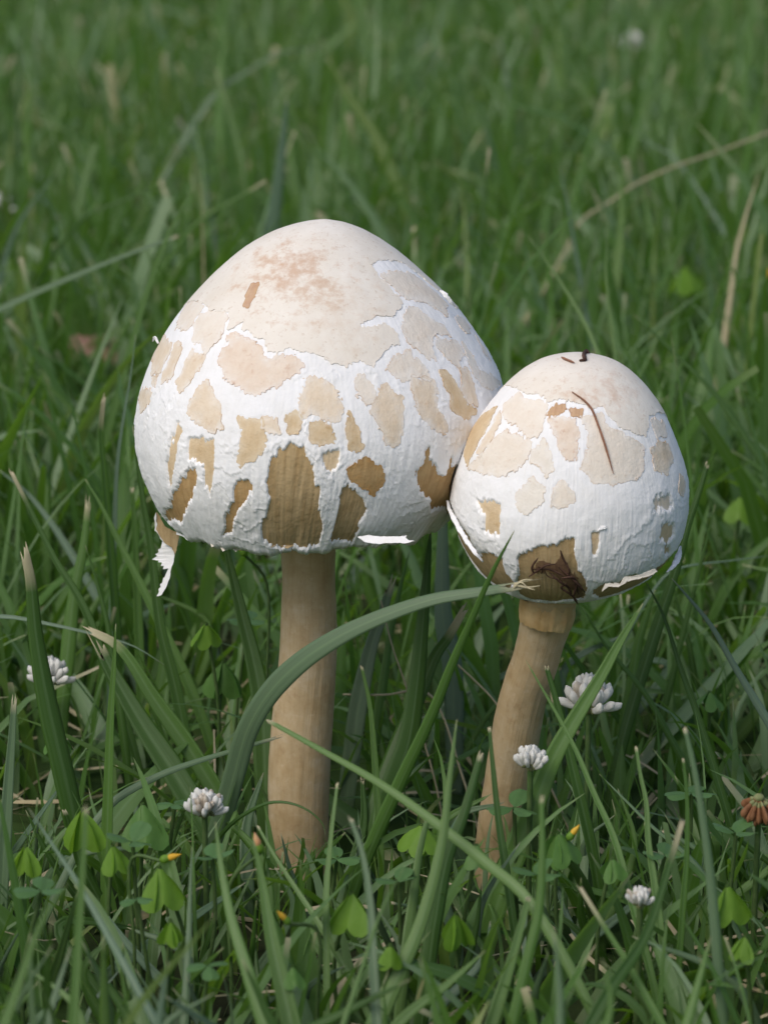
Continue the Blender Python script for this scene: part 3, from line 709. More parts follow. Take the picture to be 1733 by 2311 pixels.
# ---- shreds of veil hanging from the rims
def shred(name, pts, mat, root, base, label, n=40, across=7, seed=0, jag=.5, roll=0.0):
    """a torn ribbon; pts (px, row, Y, width px), ragged along both edges and the end"""
    P = np.array([[*at(x, y, Y), w * .79 / FPX] for x, y, Y, w in pts]); S = spline(P, n)
    C, w = S[:, :3], S[:, 3]
    tan = np.gradient(C, axis=0); tan /= np.linalg.norm(tan, axis=1)[:, None]
    view = np.array([0.25 * math.sin(roll), -math.cos(roll), .35]); view /= np.linalg.norm(view)
    side = np.cross(tan, view); side /= np.linalg.norm(side, axis=1)[:, None]; nrm = np.cross(side, tan)
    u = np.linspace(-1, 1, across)
    r = np.random.default_rng(seed); 
    sx = np.arange(n) * .38 + seed * 5
    tri = np.abs((sx * .9 + .35 * np.sin(sx * 1.7)) % 1.0); jl = 1 + jag * .55 * (tri - .5) + jag * .25 * (r.random(n) - .5); jr = 1 + jag * .2 * np.sin(sx * 2.3)
    k = np.where(u[None, :] < 0, jl[:, None], jr[:, None])
    V = C[:, None] + side[:, None] * (w[:, None] * u[None, :] * k / 2)[..., None] + nrm[:, None] * (-.07 * w[:, None] * (u ** 2)[None, :] + .00012 * r.standard_normal((n, across)))[..., None]
    idx = np.arange(n * across).reshape(n, across); F = np.stack([idx[:-1, :-1], idx[:-1, 1:], idx[1:, 1:], idx[1:, :-1]], -1).reshape(-1, 4)
    V = V.reshape(-1, 3); th = .00022
    nn = np.repeat(nrm, across, 0)
    m_ = len(V); B = V - nn * th
    F2 = F[:, ::-1] + m_
    bd = np.concatenate([idx[0], idx[1:, -1], idx[-1, ::-1][1:], idx[::-1, 0][1:-1]]); b2 = np.roll(bd, -1)
    W = np.stack([bd, bd + m_, b2 + m_, b2], -1)
    uv = np.stack([np.tile(u, n) * .004, np.repeat(np.linspace(0, .03, n), across)], -1)
    o = obj(name, mesh_from(name, np.concatenate([V, B]) - base, np.concatenate([F, F2, W]), np.concatenate([uv, uv])), mat, root)
    if label: o['label'] = label
    return o
from mathutils.geometry import tessellate_polygon
def flap(outline, org, sc, Yf, mat, root, base, label, th=.00025, fuzz=2.0, seed=0):
    """a flat torn flap with its own thickness; outline traced, bent in depth by Yf(px, row)"""
    r = np.random.default_rng(seed); pts = []
    o = np.array(outline, float)
    for a, b in zip(o, np.roll(o, -1, 0)):
        k = max(1, int(np.hypot(*(b - a)) / sc / 5))
        for u in range(k): pts.append(a + (b - a) * u / k + (r.normal(0, fuzz, 2) if u else 0))
    px = np.array(pts) / sc + np.array(org)
    P = np.array([at(x, y, Yf(x, y)) for x, y in px]); n = len(P)
    T = np.array(tessellate_polygon([[Vector((x, y, 0)) for x, y in px]]), dtype=int)
    B = P + np.array([0, th, 0]); i = np.arange(n); j2 = np.roll(i, -1)
    F = np.concatenate([T, T[:, ::-1] + n, np.stack([i, i + n, j2 + n], 1), np.stack([i, j2 + n, j2], 1)])
    ob = obj('veil_strip', mesh_from('veil_strip', np.concatenate([P, B]) - base, F, np.concatenate([px, px]) * 1e-4, {'rim': np.zeros(2 * n)}, smooth=False), mat, root)
    if label: ob['label'] = label
    return ob
CA = ((0, 900), 3.316)
flap([(1175,845),(1168,900),(1172,980),(1200,1030),(1240,1085),(1290,1115),(1312,1165),(1332,1080),(1348,1010),(1290,985),(1235,955),(1205,900)], *CA, lambda x, y: .762 - (y - 1150) * .00002, MAT['brown'], capo1, base1, 'brown curled veil strip at the rim', seed=1)
flap([(1168,850),(1155,890),(1162,960),(1158,985),(1185,1010),(1200,1045),(1225,1075),(1243,1085),(1205,1030),(1178,980),(1172,900)], *CA, lambda x, y: .7612, MAT['flesh'], capo1, base1, None, seed=2)
flap([(1215,1070),(1205,1120),(1185,1130),(1190,1150),(1165,1165),(1180,1178),(1140,1203),(1190,1208),(1185,1222),(1215,1225),(1205,1250),(1228,1250),(1222,1275),(1245,1272),(1262,1268),(1235,1335),(1222,1345),(1215,1380),(1200,1390),(1205,1410),(1188,1425),(1192,1445),(1174,1478),(1210,1470),(1250,1400),(1275,1330),(1282,1275),(1302,1220),(1308,1170),(1292,1110),(1255,1082)], *CA, lambda x, y: .7605 - (y - 1240) * .00002 + .00004 * abs(x - 385), MAT['flesh'], capo1, base1, 'bright white torn shred hanging from the rim', seed=3, fuzz=1.0)
flap([(370,2095),(430,2135),(520,2146),(620,2142),(740,2144),(812,2125),(770,2122),(745,2102),(752,2083),(700,2092),(620,2092),(530,2090),(450,2080)], (700, 606), 3.457, lambda x, y: .7255 - (y - 1205) * .00012, MAT['flesh'], capo1, base1, 'white flake sticking out below the rim', seed=4)
flap([(1010,1540),(1030,1492),(1090,1487),(1120,1494),(1145,1452),(1190,1448),(1240,1438),(1330,1402),(1345,1418),(1320,1436),(1240,1462),(1160,1478),(1110,1512),(1050,1508)], (980, 760), 2.6758, lambda x, y: .7105 + ((x - 1400) / 130) ** 2 * .004, MAT['pale'], capo2, base2, None, seed=5)
shred('veil_strip', [(508,1226,.742,10),(545,1232,.737,16),(590,1226,.734,10)], MAT['flesh'], capo1, base1, None, 30, 6, 4, .8)
shred('veil_strip', [(1010,1128,.737,5),(1015,1150,.730,8),(1030,1180,.724,11),(1050,1215,.717,10),(1073,1248,.712,8),(1090,1268,.712,3)], MAT['flesh'], capo2, base2, 'torn white veil edge beside the brown flank', 44, 6, 5, .7, .5)
shred('veil_strip', [(1535,1232,.735,4),(1530,1256,.731,14),(1518,1278,.727,9),(1505,1290,.724,3)], MAT['flesh'], capo2, base2, None, 30, 6, 6, .5)
shred('veil_strip', [(1325,1200,.7095,4),(1345,1194,.7085,12),(1368,1190,.7085,5)], MAT['flesh'], capo2, base2, None, 24, 6, 8, .5)
shred('veil_strip', [(345,770,.768,3),(350,762,.767,7),(358,775,.766,4)], MAT['flesh'], capo1, base1, None, 16, 5, 9, .5)
shred('veil_strip', [(992,655,.757,4),(1004,664,.756,10),(1016,680,.756,8),(1026,692,.757,3)], MAT['flesh'], capo1, base1, None, 20, 6, 10, .9)

flap([(470,1222),(478,1240),(492,1234),(503,1250),(520,1240),(533,1251),(548,1236),(566,1240),(580,1226),(560,1218),(520,1214),(488,1214)], (0, -5), 1.0, lambda x, y: .7365 - (y - 1215) * .0001, MAT['pale'], capo1, base1, None, seed=11, fuzz=.6)
flap([(600,1222),(612,1236),(630,1228),(648,1238),(668,1228),(690,1235),(712,1226),(735,1232),(758,1224),(770,1214),(700,1212),(620,1212)], (0, 0), 1.0, lambda x, y: .7300 - (y - 1212) * .0001, MAT['brown'], capo1, base1, None, seed=12, fuzz=.6)
flap([(400,1196),(398,1212),(412,1216),(424,1226),(440,1222),(452,1230),(462,1222),(448,1208),(420,1194)], (0, -6), 1.0, lambda x, y: .7480 - (x - 400) * .0001, MAT['flesh'], capo1, base1, None, seed=13, fuzz=.6)
# ---- bits lying on the small cap
def on_cap(cap, px, py, lift=.0004):
    q = cap.find(px, py); t = np.hypot(*q); th = math.atan2(q[1], q[0])
    P = cap.point(np.array(th), np.array(t)); 
    i = np.abs(((cap.theta - th + math.pi) % (2 * math.pi)) - math.pi).argmin(); j = np.abs(cap.t - t).argmin()
    return P + cap.N[i, j] * lift
def fibre(name, cap, pts, rad, mat, label, cat, lift=.0005, parent=None, base=None):
    P = spline([on_cap(cap, *p[:2], lift + (p[2] if len(p) > 2 else 0)) for p in pts], 26)
    V, F, U = tube(P, np.r_[np.linspace(.5, 1, 6), np.ones(14), np.linspace(1, .3, 6)] * rad, 6)
    b = P[0] if base is None else base
    o = obj(name, mesh_from(name, V - b, F, U), mat, parent, None if parent else P[0])
    if label: tag(o, label, cat)
    return o
q2 = lambda x, y, *k: (980 + x / 2.6758, 760 + y / 2.6758, *k)
fibre('dry_needle', cap2, [q2(*p) for p in [(830,340),(900,390),(945,440),(985,540),(1010,610),(1035,690),(1075,830)]], .00028, MAT['needle'], 'long thin brown needle lying down the crown of the smaller cap', 'needle')
fibre('bark_crumb', cap2, [q2(*p) for p in [(875,155),(905,150),(900,125),(915,100),(932,108)]], .0005, MAT['debris'], 'small forked dark crumb on top of the smaller cap', 'crumb')
fibre('dry_needle', cap2, [q2(*p) for p in [(768,135),(800,150),(845,168)]], .0003, MAT['needle'], 'short brown needle on top of the smaller cap beside the dark crumb', 'needle')
deb = thing('debris_clump', on_cap(cap2, *q2(720, 1420)), 'clump of dark reddish rootlets stuck to the brown underside of the smaller cap', 'debris')
dbase = np.array(deb.location); rd = np.random.default_rng(21)
for pts in ([(600,1410),(610,1370),(635,1330)], [(590,1420),(640,1385),(690,1370),(740,1360)], [(610,1400),(680,1390),(730,1400),(780,1430)], [(770,1290),(780,1340),(800,1390),(810,1430)], [(780,1430),(830,1450),(860,1490),(880,1550)], [(700,1420),(760,1460),(800,1500),(840,1560)], [(740,1380),(790,1440),(850,1470),(900,1520)], [(660,1400),(690,1430),(740,1440)], [(640,1360),(660,1400),(640,1430)], [(800,1470),(770,1500),(800,1540),(860,1580)], [(850,1480),(830,1530),(870,1590)]):
    for k in range(1):
        fibre('rootlet', cap2, [q2(x + rd.uniform(-14, 14), y + rd.uniform(-14, 14), rd.uniform(0, .0012)) for x, y in pts], rd.uniform(.00014, .00032), MAT['debris'], None, None, .0002, deb, dbase)

# ------------------------------------------------------------------ grass
CLEAR = np.zeros((600, 450)); THIN = np.zeros((600, 450))     # where plants stand that the shorter grass in front leaves open
def keep_open(M, px, py, rx, ry, Y):
    j, i = int(px / 4), int(py / 4); a, b = max(int(rx / 4), 1), max(int(ry / 4), 1)
    i0, i1, j0, j1 = max(i - b, 0), min(i + b + 1, 600), max(j - a, 0), min(j + a + 1, 450)
    if i1 > i0 and j1 > j0: M[i0:i1, j0:j1] = np.maximum(M[i0:i1, j0:j1], Y)
def in_front(V, M):
    p = proj(V); j = (p[..., 0] / 4).astype(int); i = (p[..., 1] / 4).astype(int)
    ok = (i >= 0) & (i < 600) & (j >= 0) & (j < 450)
    return ok & (M[np.clip(i, 0, 599), np.clip(j, 0, 449)] > V[..., 1] + .003)
for y_ in range(1230, 1860, 20): keep_open(CLEAR, 690 - (y_ - 1230) * .025, y_, 66, 12, .76)
for y_ in range(1352, 1800, 20): keep_open(CLEAR, 1240 - (y_ - 1352) * .22, y_, 58, 12, .735)
for y_ in range(500, 1230, 20): keep_open(CLEAR, 715, y_, 400, 12, .76)
for y_ in range(800, 1352, 20): keep_open(CLEAR, 1280, y_, 265, 12, .73)
def inside_mushrooms(P):
    a = cap1.inside(P, .001) | cap2.inside(P, .001)
    for (b, tp, r) in ((base1, at(695, 1228, .766), .0085), (base2, at(1240, 1400, .735), .0085)):
        k = np.clip(P[..., 2] / tp[2], 0, 1); cx = b[0] + (tp[0] - b[0]) * k; cy = b[1] + (tp[1] - b[1]) * k
        a |= (np.hypot(P[..., 0] - cx, P[..., 1] - cy) < r) & (P[..., 2] < tp[2])
    return a

def ribbons(root, az, lean, bend, length, width, nseg, cut, fold, twist, curl):
    """many blades at once: (N, nseg+1, 3 across, 3)"""
    N = len(root); s = np.linspace(0, 1, nseg + 1)
    ang = lean[:, None] + bend[:, None] * s[None, :] ** 1.6
    azs = az[:, None] + curl[:, None] * s[None, :] ** 2
    seg = (length / nseg)[:, None]
    am = (ang[:, 1:] + ang[:, :-1]) / 2; zm = (azs[:, 1:] + azs[:, :-1]) / 2
    d = np.stack([np.sin(am) * np.cos(zm), np.sin(am) * np.sin(zm), np.cos(am)], -1) * seg[..., None]
    C = np.concatenate([np.zeros((N, 1, 3)), np.cumsum(d, 1)], 1) + root[:, None]
    T = np.stack([np.sin(ang) * np.cos(azs), np.sin(ang) * np.sin(azs), np.cos(ang)], -1)
    S0 = np.stack([-np.sin(azs), np.cos(azs), 0 * azs], -1); N0 = np.cross(S0, T)
    tw = twist[:, None] * (.4 + s[None, :])
    S = S0 * np.cos(tw)[..., None] + N0 * np.sin(tw)[..., None]; Nm = np.cross(S, T)
    taper = np.clip((1 - s) / .55, 0, 1) ** .7
    prof = np.where(cut[:, None], .50 + .50 * np.clip((1 - s) / .6, 0, 1), np.maximum(taper, .03)) * (.65 + .35 * np.clip(s / .25, 0, 1))
    w = width[:, None] * prof / 2
    V = np.stack([C - S * w[..., None], C - Nm * (w * fold[:, None])[..., None], C + S * w[..., None]], 2)
    return V, C

def grass_zone(n, sampler, nseg, lmul, wmul, seed, zlimit=None, dry=.03):
    r = np.random.default_rng(seed)
    x, y = sampler(r, n)
    n = len(x)
    root = np.stack([x, y, np.full(n, -.002)], -1)
    az = r.uniform(0, 2 * math.pi, n)
    lean = np.abs(r.normal(0, .42, n)) + .04; bend = np.abs(r.normal(.3, .6, n))
    lean = np.minimum(lean, 1.15); bend = np.minimum(bend, 1.6 - lean)
    length = r.gamma(9, 1 / 9, n) * .068 * lmul; width = np.clip(r.gamma(2.6, 1 / 2.6, n) * .0021, .0007, .0050) * wmul
    cut = r.random(n) < (.14 if seed < 3 else .25)
    tone = np.clip(r.beta(1.05, 1.1, n) * .93, 0, .93); tone = np.where(r.random(n) < dry, r.uniform(.96, 1, n), tone)
    V, C = ribbons(root, az, lean, bend, length, width, nseg, cut, r.uniform(-.1, .5, n), r.normal(0, .5, n), r.normal(0, .5, n))
    if zlimit is not None:
        top = C[..., 2].max(1); lim = zlimit(x, y, r); k = np.clip(lim / np.maximum(top, .004), .05, 1)
        k3 = k[:, None, None]
        C = (C - root[:, None]) * k3 + root[:, None]; V = (V - root[:, None, None]) * k3[..., None] + root[:, None, None]
    near = (y > .55) & (y < 1.0)
    bad = np.zeros(n, bool); bad[near] = inside_mushrooms(V[near].reshape(int(near.sum()), (nseg + 1) * 3, 3)).any(1)
    if seed != 4:
        nr = y < 1.4; Vn = V[nr].reshape(int(nr.sum()), (nseg + 1) * 3, 3)
        bad[nr] |= in_front(Vn, CLEAR).any(1) | (in_front(Vn, THIN).any(1) & (r.random(len(Vn)) < .7))
    keep = ~bad; V = V[keep]; cut = cut[keep]; tone = tone[keep]; length = length[keep]; width = width[keep]
    n = len(V); s = np.linspace(0, 1, nseg + 1)
    tl = np.where(cut, r.uniform(.015, .035, n), r.choice([.0, .02, .08], n, p=[.7, .22, .08]))
    tip = np.clip((s[None, :] - (1 - tl[:, None])) / np.maximum(tl[:, None], 1e-3), 0, 1) * (r.uniform(0, 1, n) ** (1.2 if seed < 3 else 2.5))[:, None] * (tl > 0)[:, None]
    dryb = np.clip(1 - s / .12, 0, 1)[None, :] * r.uniform(0, .6, n)[:, None]
    tip = np.clip(tip + dryb, 0, 1)
    m_ = nseg + 1
    base = (np.arange(n) * m_ * 3)[:, None, None] + (np.arange(nseg) * 3)[None, :, None] + np.array([0, 1])[None, None, :]
    F = np.stack([base, base + 1, base + 4, base + 3], -1).reshape(-1, 4)
    uv = np.empty((n, m_, 3, 2)); uv[..., 0] = np.array([0, .5, 1]) * (width / .002)[:, None, None] + r.uniform(0, 50, n)[:, None, None]
    uv[..., 1] = (s[None, :] * length[:, None] * 20)[..., None] + r.uniform(0, 50, n)[:, None, None]
    return V.reshape(-1, 3), F, uv.reshape(-1, 2), np.repeat(tone, m_ * 3), np.repeat(tip.reshape(-1), 3)

def box_sampler(x0, x1, y0, y1):
    def f(r, n):
        x = r.uniform(x0, x1, n); y = r.uniform(y0, y1, n)
        keep = pn(np.stack([x * 28, y * 28, 0 * x], -1), 71) > -.38
        return x[keep], y[keep]
    return f
def wedge_sampler(y0, y1, slope, off):
    def f(r, n):
        y = np.sqrt(r.uniform(y0 ** 2, y1 ** 2, n)); x = r.uniform(-1, 1, n) * (off + slope * y); return x, y
    return f
def front_limit(x, y, r):
    los = np.clip(.282 - .353 * y + .002, .012, .050)
    stems = ((np.abs(x + .019) < .012) | (np.abs(x - .026) < .013)) & (y > .55)
    free = np.where(r.random(len(x)) < .22, r.uniform(1.0, 1.9, len(x)), r.uniform(.6, 1.05, len(x)))
    lim = los * np.where(stems, np.minimum(free, 1.0), free)
    lim = np.where(y < .56, np.minimum(lim, .032), lim)
    return np.where(y > .775, 1.0, lim)
# ------------------------------------------------------------------ single blades that stand out from the lawn
def blade(pts, Yt, Yr, w, mt, tip, label, name='grass_blade', cat='grass blade', group='single grass blades standing out of the lawn', n=30, across=7, seed=None, roll=None, fold=.22):
    """pts from tip to root in spots of the photograph; Yt/Yr distance of tip and root; w widest, in the photograph's pixels"""
    r = np.random.default_rng(int(abs(pts[0][0] * 7 + pts[0][1] * 13)) if seed is None else seed)
    d = np.r_[0, np.cumsum(np.hypot(*np.diff(np.array(pts, float), axis=0).T))]; d /= d[-1]
    P = [at(x, y, Yt + (Yr - Yt) * k) for (x, y), k in zip(pts, d)]
    vis = len(P)
    last, prev = P[-1], P[-2]
    if last[2] > .002:                                   # on down to the soil
        v = last - prev; sl = np.clip(v[:2] / max(-v[2], 1e-4), -.7, .7) if v[2] < 0 else np.sign(v[:2]) * .5
        z = last[2]
        P.append(np.array([*(last[:2] + sl * z * .5), z * .45])); P.append(np.array([*(last[:2] + sl * z * .8), -.002]))
    else: P[-1] = P[-1] + np.array([0, 0, -.002 - P[-1][2]])
    for (x_, y_) in spline(np.array([(*p, 0) for p in pts], float), 24)[:19, :2]: keep_open(THIN, x_, y_, w * .5 + 3, w * .5 + 3, min(Yt, Yr))
    C = spline(P, n)
    sl = np.r_[0, np.cumsum(np.linalg.norm(np.diff(C, axis=0), axis=1))]; Ltot = sl[-1]; s = sl / Ltot
    wm = w * (Yt + Yr) / 2 / math.cos(PITCH) / FPX
    if tip == 'point': prof = np.clip(s / .62, .0, 1) ** .62 * np.clip(1.0 - .25 * np.clip((s - .7) / .3, 0, 1), 0, 1); prof = np.maximum(prof, .04)
    elif tip == 'stalk': prof = np.clip(.75 + .25 * s, 0, 1)
    else: prof = np.clip(.38 + .62 * s / .45, 0, 1) * np.clip(1.0 - .25 * np.clip((s - .75) / .25, 0, 1), 0, 1)
    T = np.gradient(C, axis=0); T /= np.linalg.norm(T, axis=1)[:, None]
    rl = r.normal(0, .30) if roll is None else roll
    toward = np.array([math.sin(rl) * .7, -1.0, .45 + .2 * math.cos(rl * 3)]); toward /= np.linalg.norm(toward)
    S = np.cross(T, toward); S /= np.linalg.norm(S, axis=1)[:, None]; Nm = np.cross(S, T)
    tw = r.normal(0, .25) * s; S2 = S * np.cos(tw)[:, None] + Nm * np.sin(tw)[:, None]; N2 = np.cross(S2, T)
    u = np.linspace(-1, 1, across)
    hw = wm * prof / 2
    f = fold * r.choice([-1, 1]) if tip != 'stalk' else .9
    wav = 1 + .05 * pn(np.stack([s * 9, s * 0 + r.uniform(0, 9), s * 0], -1))
    V = C[:, None] + S2[:, None] * (hw * wav)[:, None, None] * u[None, :, None] + N2[:, None] * (hw[:, None] * f * (1 - np.abs(u) ** 1.4)[None, :])[..., None]
    edge = np.zeros((n, across))
    if tip in ('cut', 'fray', 'brown'):
        k = {'cut': .35, 'fray': 1.1, 'brown': .7}[tip] * wm
        jag = r.uniform(0, 1, across) * k
        V[0] -= T[0] * (jag - (k * .3))[:, None] * -1.0
        V[0] = V[0] - T[0] * (r.uniform(-.3, .9, across) * k)[:, None]
        V[1] += (V[0] - V[1]) * .35
    tl = {'cut': .0013, 'fray': .0032, 'brown': .0085, 'point': .0015, 'stalk': .0}[tip]
    tv = np.clip(1 - sl / max(tl, 1e-5), 0, 1) ** .6 if tl else np.zeros(n)
    tipa = np.repeat(tv, across) * (1.0 if tip != 'point' else .5)
    thick = .00012 if tip != 'stalk' else wm * .3
    Vb = V - N2[:, None] * thick
    idx = np.arange(n * across).reshape(n, across); F = np.stack([idx[:-1, :-1], idx[:-1, 1:], idx[1:, 1:], idx[1:, :-1]], -1).reshape(-1, 4)
    m_ = n * across
    bd = np.concatenate([idx[0], idx[1:, -1], idx[-1, ::-1][1:], idx[::-1, 0][1:-1]]); b2 = np.roll(bd, -1)
    F = np.concatenate([F, F[:, ::-1] + m_, np.stack([bd, bd + m_, b2 + m_, b2], -1)])
    uv = np.stack([np.tile((u + 1) / 2 * wm / .002, n), np.repeat(sl * 20, across)], -1) + r.uniform(0, 40, 2)
    root = C[-1] + np.array([0, 0, .002])
    me = mesh_from(name, np.concatenate([V.reshape(-1, 3), Vb.reshape(-1, 3)]) - root, F, np.concatenate([uv, uv]),
                   {'tone': np.full(2 * m_, r.random()), 'tip': np.concatenate([tipa, tipa]), 'rib': np.tile(1 - np.abs(u), 2 * n) if tip != 'stalk' else np.zeros(2 * m_)})
    return tag(obj(name, me, MAT[mt], None, root), label, cat, group)

